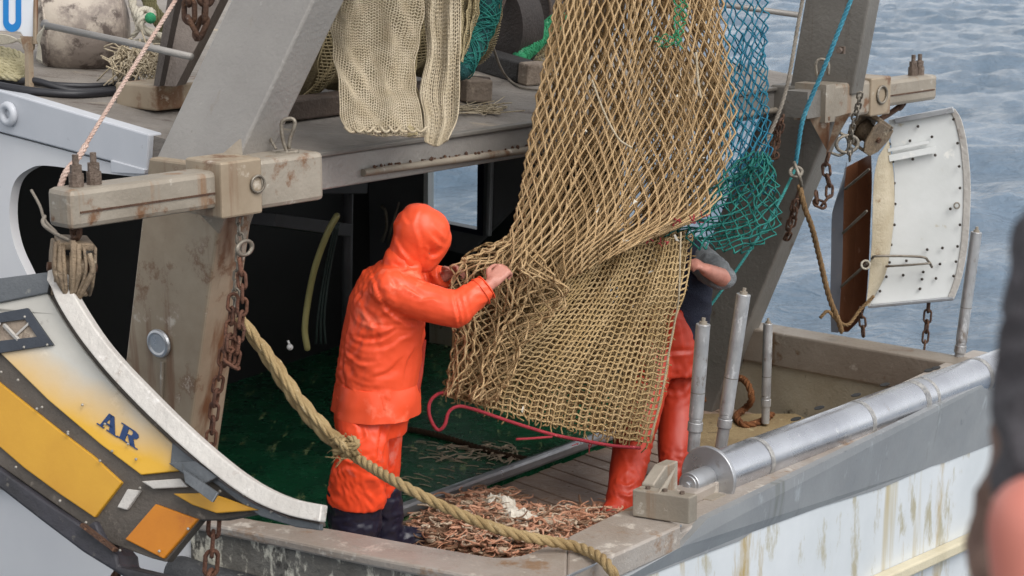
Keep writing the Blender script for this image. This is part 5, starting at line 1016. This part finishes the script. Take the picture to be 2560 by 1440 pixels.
def crumple(name, label, cat, c, sz, m, seed, n=14):
    r = np.random.default_rng(seed); mb = MB(); G = np.zeros((n, n, 3))
    for i in range(n):
        for j in range(n):
            u_, v_ = i / (n - 1) - .5, j / (n - 1) - .5; h = .35 * mnoise.noise((u_ * 3.3 + seed, v_ * 3.3, 0)) + .22 * mnoise.noise((u_ * 9 + seed, v_ * 9, 5)) + .35 - 1.2 * (u_ * u_ + v_ * v_)
            G[i, j] = c + A3(u_ * sz[0] + .15 * sz[0] * mnoise.noise((u_ * 5, v_ * 5, seed)), v_ * sz[1], h * sz[2])
    mb.slab(G, A3(0, 0, -.006)); return tag(mb.build(name, m), label, cat)
crumple('scrap', 'crumpled white scrap lying on the heap of weed', 'scrap', UZ(1292, 1298, .1), (.2, .26, .12), M['scrap'], 3)
crumple('scrap', 'dirty white shell scrap behind the crumpled white one', 'scrap', UZ(1250, 1262, .1), (.15, .2, .11), M['scrap'], 8)
crumple('mud_lump', 'brown ribbed clump lying on the weed heap under the hawser', 'clump', UZ(1135, 1305, .1), (.16, .16, .11), M['weed_b'], 5)
crumple('mud_lump', 'dark wet clump of weed and shells by the rail corner', 'clump', UZ(1270, 1362, .08), (.3, .16, .1), pmat('wet_dark_clump', '4f4234', '3b3127', .35, 0, 20, spots=('8d7c62', .4, 40), bump=.6), 6)
mb = MB()
for k in range(90):
    u_, v_ = random.uniform(1000, 1340), random.random(); y_ = 1100 + 150 * v_; p = UZ(u_, y_, .004)
    if u_ - 990 > (1290 - y_) * 2.4 or not u_ < 1320: continue
    a = random.uniform(-.4, .4); d_ = A3(math.cos(a) * .8, math.sin(a) - .5, 0) * random.uniform(.02, .12); mb.tube(spline([p, p + d_ * .5 + A3(0, .01, 0), p + d_], 3), .0026, 4)
tag(mb.build('straw', M['weed_c'], smooth=True), 'thin pale straws and stalks scattered on the green deck', None, None, 'stuff')
mb = MB(); P0 = UZ(1130, 1122, .01)
for k in range(60):
    p = UZ(random.uniform(1110, 1290), 0, 0) if False else UZ(1100 + 190 * random.random(), 1112 + 40 * random.random(), .01); mb.tube(spline([p, p + A3(*rng.normal(0, .03, 2), .01), p + A3(*rng.normal(0, .05, 2), 0)], 3), .004, 4)
tag(mb.build('weed_strip', M['weed_c'], smooth=True), 'strip of pale weed lying along the tarry rope on the green deck', None, None, 'stuff')
# ------------------------------------------------------------------ people
def proj(V):
    d = V - CAM; y = d[:, 1] * ct - d[:, 2] * st_; up = d[:, 1] * st_ + d[:, 2] * ct
    return np.stack([1280 + F * d[:, 0] / y, 720 - F * up / y], 1)
def fuse(name, mb, m, parent, vox=.01, it=6, wr=(), cre=(), fac=.5, crm=0):
    """run the overlapping limbs together into one continuous surface, then fold and crease it"""
    V = np.vstack(mb.v); me = bpy.data.meshes.new('tmp'); me.from_pydata(V.tolist(), [], mb.f); o = bpy.data.objects.new('tmp', me); COL.objects.link(o)
    r = o.modifiers.new('r', 'REMESH'); r.mode = 'VOXEL'; r.voxel_size = vox
    s = o.modifiers.new('s', 'SMOOTH'); s.factor = fac; s.iterations = it
    dg = bpy.context.evaluated_depsgraph_get(); dg.update(); me2 = bpy.data.meshes.new_from_object(o.evaluated_get(dg)); bpy.data.objects.remove(o); bpy.data.meshes.remove(me)
    n = len(me2.vertices); co = np.empty(n * 3); me2.vertices.foreach_get('co', co); co = co.reshape(-1, 3); nr_ = np.empty(n * 3); me2.vertices.foreach_get('normal', nr_); nr_ = nr_.reshape(-1, 3)
    dsp = np.zeros(n)
    for (sx, sy, sz, amp, ridg) in wr:
        q = np.array([mnoise.noise((c[0] * sx, c[1] * sy, c[2] * sz)) for c in co]); dsp += amp * ((1 - 2.2 * np.abs(q)) if ridg else q)
    if crm:
        r = np.random.default_rng(len(co) % 97); wv_ = np.array([[mnoise.noise((c[0] * 4 + q * 9, c[1] * 4, c[2] * 4)) for q in range(3)] for c in co])
        msk = np.array([mnoise.noise((c[0] * 3.5, c[1] * 3.5 + 20, c[2] * 3.5)) for c in co]); msk = np.clip(.5 + 1.5 * msk, .12, 1)
        for q in range(9):
            k = r.normal(0, 1, 3) * A3(1, 1, 1.25); k = k / np.linalg.norm(k) * r.uniform(7, 19); ph = co @ k + 1.9 * wv_ @ r.normal(0, 1, 3) + r.uniform(0, 9)
            tri = 2 * np.abs(2 * (ph - np.floor(ph + .5))) - 1; dsp += crm * msk * tri * 5 / np.linalg.norm(k)
    if cre:
        pr = proj(co)
        for pts, w_, dp in cre:
            P = resample(spline([(*p, 0) for p in pts], 5)[:, :2], 24); T = np.gradient(P, axis=0); D_ = pr[:, None] - P[None]; q = np.linalg.norm(D_, axis=2); k = q.argmin(1); ii = np.arange(n)
            sg = (T[k, 0] * D_[ii, k, 1] - T[k, 1] * D_[ii, k, 0]) / (np.linalg.norm(T[k], axis=1) + 1e-9); x = np.clip(q[ii, k], 0, 99) * np.sign(sg) / (1.5 * w_)
            tp_ = np.sin(np.pi * np.clip((k + 1) / 25, 0, 1)) ** .6          # a fold rises on one side, sinks on the other and dies out at its ends
            dsp += dp * tp_ * (1.15 * x * np.exp(-x * x) - .55 * np.exp(-(2.6 * x) ** 2))
    co = co + nr_ * dsp[:, None]
    off = ROOT[parent.name]; me2.vertices.foreach_set('co', (co - off).ravel()); me2.name = name
    me2.materials.clear(); me2.materials.append(m); me2.polygons.foreach_set('use_smooth', [True] * len(me2.polygons)); me2.update()
    ob = bpy.data.objects.new(name, me2); COL.objects.link(ob); ob.parent = parent; ROOT[ob.name] = off; return ob
def limb(mb, pts, rad, n=14, k=5, flat=1.0, ref=None):
    P = spline(pts, k); mb.tube(P, np.interp(np.linspace(0, 1, len(P)), np.linspace(0, 1, len(rad)), rad), n, rnd=True, flat=flat, ref=ref)
def leg_tube(mb, pts, rad, n=24):
    P = spline(pts, 6); mb.tube(P, np.interp(np.linspace(0, 1, len(P)), np.linspace(0, 1, len(rad)), rad), n)
def hand(mb, wrist, d, up, s=1.0, curl=1.0, side=1):
    """palm, four unequal bent fingers and a thumb set on the side of the palm. d: along the hand, up: back of the hand"""
    d, up = nrm(d), nrm(up - d * np.dot(up, d)); lat = np.cross(d, up) * side; L = .092 * s
    limb(mb, [wrist - d * .03, wrist + d * .02], [.027 * s, .027 * s], 10)
    for q in (-.028, -.01, .01, .028): limb(mb, [wrist + d * .015 + lat * q * .7 * s, wrist + d * L + lat * q * s], [.017 * s, .0155 * s], 8)
    for i, (q, ln) in enumerate(((-.032, .066), (-.011, .076), (.011, .072), (.032, .056))):
        k = wrist + d * L + lat * q * s; a = 0; P = [k - d * .01]; dirn = d
        for sg_, f in enumerate((.45, .32, .25)):
            a += curl * (.75, .95, .6)[sg_] * (1 + .08 * (i - 1.5)); dirn = d * math.cos(a) - up * math.sin(a); P.append(P[-1] + dirn * ln * f * s * 1.15)
        limb(mb, P, [.0098 * s, .0092 * s, .0085 * s, .0072 * s], 8, 4)
    t0 = wrist + d * .025 * s + lat * -.03 * s; limb(mb, [t0, t0 + (d * .6 - lat * .8 - up * .2) * .035 * s, t0 + (d * 1.35 - lat * .85 - up * .7) * .042 * s, t0 + (d * 1.9 - lat * .5 - up * 1.2) * .04 * s], [.015 * s, .0125 * s, .0105 * s, .0085 * s], 8, 4)
def head(mb, c, fwd, up=Z, s=1.0):
    fwd, up = nrm(fwd), nrm(up); lat = np.cross(up, fwd); G = lambda f, l, u: c + s * (fwd * f + lat * l + up * u)
    limb(mb, [G(-.02, 0, .03), G(-.015, 0, .045)], [.098 * s, .092 * s], 18); limb(mb, [G(.02, 0, -.02), G(.045, 0, -.09)], [.076 * s, .05 * s], 16)
    limb(mb, [G(.075, 0, .02), G(.1, 0, -.02), G(.108, 0, -.035)], [.01 * s, .015 * s, .017 * s], 8)                                             # nose
    limb(mb, [G(.07, -.05, .035), G(.088, 0, .04), G(.07, .05, .035)], [.014 * s, .012 * s, .014 * s], 8)                                           # brow
    for k in (-1, 1):
        limb(mb, [G(-.01, .078 * k, .025), G(-.018, .09 * k, -.005), G(-.005, .08 * k, -.035)], [.012 * s, .013 * s, .008 * s], 8)                  # ears
        limb(mb, [G(.05, .042 * k, -.02), G(.045, .05 * k, -.04)], [.026 * s, .024 * s], 8)                                                         # cheeks
    limb(mb, [G(.078, -.024, -.068), G(.088, 0, -.066), G(.078, .024, -.068)], [.008 * s, .01 * s, .008 * s], 8); limb(mb, [G(.078, -.02, -.08), G(.086, 0, -.08), G(.078, .02, -.08)], [.008 * s, .01 * s, .008 * s], 8)
    return G
def torso(mb, rows, f, s):
    f, s = nrm(f), nrm(s); R = [[c + f * a * math.cos(t) * (1 if math.cos(t) > 0 else 1) + s * b * np.sign(math.sin(t)) * abs(math.sin(t)) ** .85 for t in np.linspace(0, 2 * math.pi, 32, endpoint=False)] for c, a, b in rows]
    mb.loft(R)
# the hooded man
man = thing('person', 'fisherman in hooded orange oilskins gripping the tan net with both hands', 'person', U(900, 1478, 9.0) * A3(1, 1, 0))
ff, fs = A3(.96, .28, 0), A3(.28, -.96, 0)
sh_r, el_r, wr_r = U(985, 722, 8.84), U(1142, 774, 8.78), U(1222, 714, 8.84)
sh_l, el_l, wr_l = U(1000, 690, 9.2), U(1050, 712, 9.32), U(1112, 690, 9.25)
mb = MB()
hc = U(1052, 592, 9.02); hf = nrm(A3(.8, .25, -.55)); hu = nrm(A3(.5, .1, .85))
head(mb, hc, hf, hu - hf * np.dot(hu, hf), .98)
limb(mb, [U(1000, 668, 9.02), U(1030, 630, 9.02)], [.062, .058])
torso(mb, [(U(990, 668, 9.02), .07, .13), (U(975, 720, 9.02), .11, .19), (U(960, 800, 9.02), .125, .17), (U(948, 900, 9.03), .125, .15), (U(938, 1000, 9.03), .13, .165), (U(930, 1040, 9.03), .11, .15)], ff, fs)
limb(mb, [sh_r, el_r], [.058, .045]); limb(mb, [el_r, wr_r], [.045, .029]); limb(mb, [sh_l, el_l], [.058, .045]); limb(mb, [el_l, wr_l], [.045, .029])
hr_t = U(1268, 664, 8.9); hand(mb, wr_r + (hr_t - wr_r) * .1, hr_t - wr_r, A3(-.3, -.85, .45), 1.0, 1.2, 1)
hl_t = U(1172, 655, 9.18); hand(mb, wr_l, hl_t - wr_l, A3(.0, .75, .65), .92, .75, -1)
hipr, kr, ar = U(900, 1030, 8.92), U(905, 1150, 8.84), U(890, 1330, 8.9); hipl, kl, al_ = U(958, 1030, 9.16), U(960, 1150, 9.12), U(944, 1300, 9.2)
for a, b, c in ((hipr, kr, ar), (hipl, kl, al_)):
    limb(mb, [a, b], [.085, .06]); limb(mb, [b, c], [.058, .042]); g_ = A3(c[0], c[1], .06); limb(mb, [c, g_], [.042, .045]); limb(mb, [g_ - ff * .03, g_ + ff * .15 - Z * .02], [.045, .03])
fuse('body', mb, M['skin'], man, .0062, 4, ((60, 60, 60, .0012, 0),))
mb = MB()
torso(mb, [(U(1000, 660, 9.02), .085, .16), (U(984, 692, 9.02), .135, .225), (U(972, 745, 9.02), .17, .245), (U(958, 830, 9.03), .185, .23), (U(951, 900, 9.03), .19, .225), (U(943, 960, 9.03), .187, .23), (U(936, 1018, 9.03), .187, .24), (U(936, 1022, 9.03), .17, .22)], ff, fs)
limb(mb, [sh_r + A3(-.01, 0, 0), sh_r * .5 + el_r * .5 + Z * -.012, el_r], [.098, .092, .084], 18); leg_tube(mb, [el_r, el_r * .45 + wr_r * .55, wr_r - (wr_r - el_r) * .06], [.082, .07, .06], 18)
limb(mb, [sh_l, el_l], [.09, .075], 16); leg_tube(mb, [el_l, (el_l + wr_l) / 2, wr_l - (wr_l - el_l) * .05], [.07, .062, .056], 16)
limb(mb, [U(1010, 655, 9.02), U(1032, 640, 9.02)], [.1, .085], 18)
cj = [([(927, 672), (945, 730), (968, 775), (1005, 803), (1040, 816)], 5, .012), ([(898, 730), (915, 785), (945, 822)], 6, .008), ([(1134, 738), (1143, 780), (1150, 820)], 4.5, .013), ([(1146, 740), (1156, 775), (1160, 812)], 4, .011), ([(1160, 738), (1168, 765), (1174, 790)], 4, .009), ([(982, 660), (1000, 672), (1012, 690)], 4, .009), ([(1005, 708), (1030, 724), (1058, 742)], 5, .010), ([(1052, 748), (1080, 742), (1100, 752)], 5, .009), ([(975, 690), (985, 712), (1010, 722)], 5, .008),
      ([(885, 842), (920, 850), (955, 848), (985, 832)], 5, .009), ([(900, 800), (930, 812), (975, 818)], 5, .007), ([(925, 875), (965, 868), (1000, 845), (1030, 830)], 6, .008), ([(872, 880), (900, 905), (940, 905)], 6, .007), ([(1000, 900), (970, 930), (925, 945)], 7, .008), ([(1040, 870), (1020, 905), (1010, 950)], 6, .007), ([(865, 955), (900, 980), (950, 985)], 7, .006), ([(1015, 640), (1022, 665), (1060, 690)], 5, .008)]
jk = fuse('jacket', mb, M['oilskin'], man, .007, 7, ((3.5, 3.5, 4, .010, 0), (11, 11, 15, .002, 0)), cj, crm=.0048)
Rg = lambda c_, a_, b_, k_: [c_ + nrm(ff) * a_ * math.cos(t) * (1 + k_ * math.sin(5 * t + 1)) + nrm(fs) * b_ * np.sign(math.sin(t)) * abs(math.sin(t)) ** .85 * (1 + k_ * math.cos(6 * t)) for t in np.linspace(0, 2 * math.pi, 64)]
r1, r2, r3 = Rg(U(944, 950, 9.03), .186, .23, .01), Rg(U(940, 990, 9.03), .199, .249, .02), Rg(U(936, 1026, 9.03), .204, .256, .03)
mb = MB(); G = resample(np.array([r1, r2, r3]).reshape(3, -1), 12).reshape(12, 64, 3); cen = G.mean(1, keepdims=True); G = cen + (G - cen) * (1 + np.array([[[.10 * (i / 11) ** .5 * (mnoise.noise((p[0] * 9, p[1] * 9, p[2] * 5)) - .6 * abs(mnoise.noise((p[0] * 14, p[1] * 14 + 5, p[2] * 9))))] for p in row] for i, row in enumerate(G)])); mb.slab(G, (G - G.mean(1, keepdims=True)) * -.03); mb.build('jacket_hem', M['oilskin'], jk, smooth=False, auto=50)
mb = MB(); mb.tube([wr_r - (wr_r - el_r) * .26, wr_r - (wr_r - el_r) * .24], .0685, 28); mb.tube([wr_r - (wr_r - el_r) * .085, wr_r - (wr_r - el_r) * .06], .0625, 28); mb.build('cuff_seam', M['oilskin'], jk, smooth=True)
mb = MB(); fl_ = [U(1052, 850, 8.98), U(1066, 850, 8.98), U(1058, 930, 8.97), U(1045, 1008, 8.95), U(1036, 1004, 8.93), U(1030, 940, 8.9)]; mb.prism(fl_, fs * -.01); mb.build('front_flap', M['oilskin_red'], jk)
mb = MB()
limb(mb, [hc + hu * .03 - hf * .035, hc + hu * .035 + hf * .01], [.113, .108], 22); limb(mb, [hc - hf * .012, hc + hf * .035 - hu * .075], [.108, .078], 20); limb(mb, [hc - hf * .03 - hu * .04, U(1014, 652, 9.02)], [.088, .09], 20); limb(mb, [hc + hf * .07 + hu * .03, hc + hf * .075 - hu * .08], [.072, .06], 16)
ch = [([(1052, 520), (1040, 560), (1052, 600), (1058, 655)], 5, .008), ([(1010, 540), (1020, 555), (1030, 552)], 5, .006), ([(1078, 585), (1095, 602), (1108, 612)], 5, .011), ([(1088, 560), (1100, 575), (1112, 590)], 4, .008), ([(1068, 632), (1080, 640), (1096, 632)], 5, .012), ([(1064, 610), (1075, 622), (1070, 650)], 4, .008), ([(992, 600), (1010, 630), (1040, 662)], 5, .01)]
fuse('hood', mb, M['oilskin'], man, .009, 7, ((7, 7, 7, .009, 0), (16, 16, 16, .002, 0)), ch, crm=.0045)
mb = MB()
R_ = lambda px, py, d: U(px, py, d)
torso(mb, [(U(936, 985, 9.03), .16, .2), (U(930, 1040, 9.03), .172, .215), (U(928, 1075, 9.03), .165, .21)], ff, fs)
leg_tube(mb, [U(905, 1030, 8.95), U(910, 1120, 8.88), U(897, 1190, 8.9), U(892, 1254, 8.92)], [.125, .118, .126, .132]); leg_tube(mb, [U(945, 1030, 9.12), U(950, 1130, 9.1), U(944, 1232, 9.14)], [.12, .105, .098])
ct_ = [([(962, 1035), (950, 1090), (945, 1150), (950, 1235)], 7, .012), ([(985, 1050), (965, 1110), (955, 1180)], 6, .009), ([(845, 1085), (870, 1105), (905, 1095), (915, 1075)], 6, .010), ([(850, 1130), (880, 1150), (920, 1140)], 6, .011), ([(870, 1040), (895, 1060), (900, 1085)], 6, .009), ([(840, 1180), (870, 1165), (900, 1180)], 7, .007), ([(915, 1040), (920, 1080), (935, 1100)], 5, .008)]
fuse('trousers', mb, M['oilskin_tr'], man, .0075, 7, ((5, 5, 3, .010, 0), (14, 14, 9, .002, 0)), ct_, crm=.0032)
for a, px, py, dd in ((ar, 884, 1225, 8.92), (al_, 950, 1212, 9.15)):
    mb = MB(); t_ = U(px, py, dd); b_ = A3(t_[0] + .005, t_[1] + .02, .09); leg_tube(mb, [t_, t_ * .5 + b_ * .5, b_, b_ * A3(1, 1, 0) + Z * .02], [.118 if a is ar else .1, .122 if a is ar else .1, .105, .1]); limb(mb, [b_ - Z * .01, b_ + ff * .1 - Z * .012, b_ + ff * .18 - Z * .02], [.075, .068, .055], 14); mb.tube([A3(b_[0], b_[1], .02) - ff * .08, A3(b_[0], b_[1], .02) + ff * .2], .06, 12, flat=.3, ref=Z)
    fuse('boot', mb, M['boot'], man, .009, 6, ((9, 9, 20, .010, 0), (20, 20, 30, .006, 1)))
mb = MB(); mb.tube(spline([U(938, 1095, 8.74), U(948, 1110, 8.72), U(935, 1128, 8.72), U(905, 1135, 8.73)], 5), .0035, 6); 
# the man behind the net
m2 = thing('person', 'fisherman in red bib trousers and grey shirt mostly hidden behind the net', 'person', U(1640, 1240, 10.35) * A3(1, 1, 0))
mb = MB(); f2, s2 = A3(-.5, -.86, 0), A3(-.86, .5, 0)
h2 = U(1668, 520, 10.55); head(mb, h2, A3(-.45, -.85, -.25)); limb(mb, [U(1676, 590, 10.62), U(1670, 550, 10.58)], [.06, .058])
torso(mb, [(U(1680, 590, 10.6), .07, .13), (U(1684, 640, 10.6), .11, .2), (U(1680, 720, 10.6), .12, .17), (U(1676, 800, 10.6), .12, .15), (U(1672, 880, 10.6), .125, .165)], f2, s2)
s_a, e_a, w_a = U(1742, 652, 10.55), U(1806, 694, 10.28), U(1764, 674, 10.1)
limb(mb, [s_a, e_a], [.056, .05]); limb(mb, [e_a, w_a], [.05, .034]); hand(mb, w_a, U(1728, 650, 10.0) - w_a, A3(.2, -.6, .75), .98, .55, -1)
s_b, e_b, w_b = U(1610, 652, 10.45), U(1575, 740, 10.25), U(1560, 680, 10.0); limb(mb, [s_b, e_b], [.056, .045]); limb(mb, [e_b, w_b], [.045, .03]); hand(mb, w_b, U(1545, 640, 9.95) - w_b, A3(-.3, -.8, .4), .98, .8, 1)
kn1, an1 = U(1590, 1080, 10.2), UZ(1560, 1260, .06); kn2, an2 = U(1694, 1020, 10.55), UZ(1690, 1180, .06)
for hp, k_, a_ in ((U(1630, 890, 10.5), kn1, an1), (U(1700, 890, 10.6), kn2, an2)):
    limb(mb, [hp, k_], [.085, .06]); limb(mb, [k_, a_ + Z * .06], [.058, .042]); limb(mb, [a_ + Z * .05, a_ + f2 * .12], [.04, .028])
fuse('body', mb, M['skin'], m2, .0066, 4, ((60, 60, 60, .0012, 0),))
mb = MB(); limb(mb, [h2 + A3(.01, .02, .045), h2 + A3(.02, .03, .06)], [.102, .098], 16); limb(mb, [h2 + A3(.04, .06, .0), h2 + A3(.045, .065, -.04)], [.075, .06], 14); fuse('hair', mb, M['hair'], m2, .009, 3, ((40, 40, 40, .006, 1),))
mb = MB(); torso(mb, [(U(1682, 596, 10.6), .085, .15), (U(1686, 630, 10.6), .14, .235), (U(1690, 700, 10.6), .15, .2), (U(1692, 780, 10.6), .145, .185), (U(1688, 840, 10.6), .14, .18)], f2, s2); fuse('vest', mb, M['navy_cloth'], m2, .01, 6, ((8, 8, 12, .008, 1),))
mb = MB(); limb(mb, [U(1735, 640, 10.58), e_a + (s_a - e_a) * .16], [.088, .078], 16); limb(mb, [e_a + (s_a - e_a) * .12 + A3(0, .02, 0), e_a + A3(.01, .03, 0)], [.072, .066], 14); limb(mb, [U(1615, 640, 10.48), e_b + (s_b - e_b) * .15], [.085, .07], 16); fuse('shirt_sleeves', mb, M['grey_cloth'], m2, .009, 5, ((14, 14, 18, .007, 1),))
mb = MB()
torso(mb, [(U(1660, 770, 10.48), .1, .1), (U(1672, 820, 10.55), .15, .15), (U(1676, 880, 10.58), .165, .19), (U(1676, 930, 10.58), .16, .2)], f2, s2)
limb(mb, [U(1630, 890, 10.5), kn1, an1 + Z * .06, an1 - Z * .03], [.13, .105, .092, .085], 18); limb(mb, [U(1700, 890, 10.6), kn2, an2 + Z * .06, an2 - Z * .03], [.13, .115, .092, .085], 18)
for a_ in (an1, an2): limb(mb, [a_, a_ + f2 * .08 - Z * .0, a_ + f2 * .16 - Z * .01], [.085, .07, .055], 14)
c2_ = [([(1660, 885), (1690, 882), (1725, 880)], 5, .016), ([(1700, 800), (1708, 840), (1712, 875)], 5, .008), ([(1660, 960), (1680, 985), (1700, 975)], 6, .008), ([(1545, 1200), (1570, 1210), (1590, 1195)], 5, .01), ([(1545, 1225), (1570, 1235), (1585, 1222)], 5, .01), ([(1560, 1130), (1575, 1170), (1570, 1200)], 5, .007)]
fuse('bib_trousers', mb, M['oilskin_red'], m2, .01, 6, ((5, 5, 3, .008, 0), (14, 14, 10, .002, 0)), c2_, crm=.003)
# bystander on the quay, close to the camera at the right
by = thing('person', 'blurred bystander with dark sleeve at the right edge, close to the camera', 'person', A3(.48, 1.72, 1.35))
mb = MB(); bx_ = U(3060, 700, 1.74); hd = A3(bx_[0], bx_[1], 3.17); head(mb, hd, A3(-.6, .8, 0)); limb(mb, [hd - Z * .2, hd - Z * .1], [.062, .058])
cy = hd * A3(1, 1, 0); bf, bs_ = A3(-.6, .8, 0), A3(.8, .6, 0)
torso(mb, [(cy + Z * 2.98, .08, .14), (cy + Z * 2.9, .11, .19), (cy + Z * 2.7, .12, .16), (cy + Z * 2.45, .12, .15), (cy + Z * 2.25, .125, .165)], bf, bs_)
sa_, ea_, wa_ = U(2710, 640, 1.56), U(2670, 1330, 1.5), U(2620, 1680, 1.36)
limb(mb, [sa_, ea_], [.038, .036]); limb(mb, [U(2590, 1310, 1.42), U(2640, 1900, 1.4)], [.038, .034]); hand(mb, U(2640, 1900, 1.4), A3(.05, .1, -1), A3(-1, 0, 0), 1, .5, 1)
sb_ = cy + A3(.16, .12, 2.88); limb(mb, [sb_, sb_ + A3(.05, .03, -.28)], [.052, .044]); limb(mb, [sb_ + A3(.05, .03, -.28), sb_ + A3(.0, .12, -.5)], [.044, .03])
for k in (-1, 1): limb(mb, [cy + bs_ * .09 * k + Z * 2.22, cy + bs_ * .1 * k + Z * 1.8, cy + bs_ * .1 * k + Z * 1.42], [.085, .06, .045]); limb(mb, [cy + bs_ * .1 * k + Z * 1.4, cy + bs_ * .1 * k + bf * .15 + Z * 1.38], [.045, .03])
fuse('body', mb, M['skin_pink'], by, .009, 5)
mb = MB(); limb(mb, [U(2712, 590, 1.58), U(2690, 800, 1.56), U(2668, 1010, 1.53), U(2656, 1200, 1.5)], [.052, .056, .055, .052], 20); fuse('sleeve', mb, M['dark_cloth'], by, .006, 4, ((20, 20, 26, .006, 1), (45, 45, 45, .002, 0)))
mb = MB(); limb(mb, [sb_ - bs_ * .03 + Z * .02, sb_ + A3(.03, .02, -.16), sb_ + A3(.048, .03, -.25)], [.06, .064, .058], 16); fuse('sleeve', mb, M['dark_cloth'], by, .008, 4, ((20, 20, 26, .006, 1),))
mb = MB(); torso(mb, [(cy + Z * 2.97, .1, .16), (cy + Z * 2.88, .15, .2), (cy + Z * 2.7, .17, .19), (cy + Z * 2.5, .19, .2), (cy + Z * 2.2, .2, .22)], bf, bs_); 
limb(mb, [U(2690, 900, 1.72), U(2622, 1200, 1.7), U(2572, 1460, 1.66)], [.05, .055, .055], 18); fuse('jersey', mb, M['dusty_cloth'], by, .01, 5, ((12, 12, 16, .008, 1),))
mb = MB(); torso(mb, [(cy + Z * 2.3, .17, .2), (cy + Z * 2.1, .17, .21)], bf, bs_)
for k in (-1, 1): limb(mb, [cy + bs_ * .09 * k + Z * 2.15, cy + bs_ * .1 * k + Z * 1.8, cy + bs_ * .1 * k + Z * 1.42], [.12, .1, .09], 16)
fuse('trousers', mb, M['navy_cloth'], by, .012, 5, ((8, 8, 8, .008, 1),))
mb = MB(); limb(mb, [hd + Z * .045 - bf * .02, hd + Z * .06 - bf * .03], [.104, .1], 16); limb(mb, [hd - bf * .05, hd - bf * .055 - Z * .05], [.078, .06], 14); fuse('hair', mb, M['hair'], by, .01, 3, ((40, 40, 40, .006, 1),))
for k in (-1, 1):
    mb = MB(); mb.tube([cy + bs_ * .1 * k + Z * 1.395 - bf * .06, cy + bs_ * .1 * k + Z * 1.395 + bf * .18], .048, 12, rnd=True, flat=.8, ref=Z); mb.build('shoe', M['boot'], by, smooth=True)
# the quay they stand on, below the picture
qy = MB(); qy.box(A3(0, -9.0, 1.2), A3(40, 0, 0), A3(0, 11.2, 0), A3(0, 0, .15)); qy.box(A3(0, -9.4, -.9), A3(40, 0, 0), A3(0, 11.2, 0), A3(0, 0, 1.945))
tag(qy.build('quay', pmat('quay_concrete', '8f8b84', '7f7b74', .85, 0, 2, bump=.4), off=A3(0, 0, 0)), 'concrete quay the bystander stands on', None, None, 'structure')
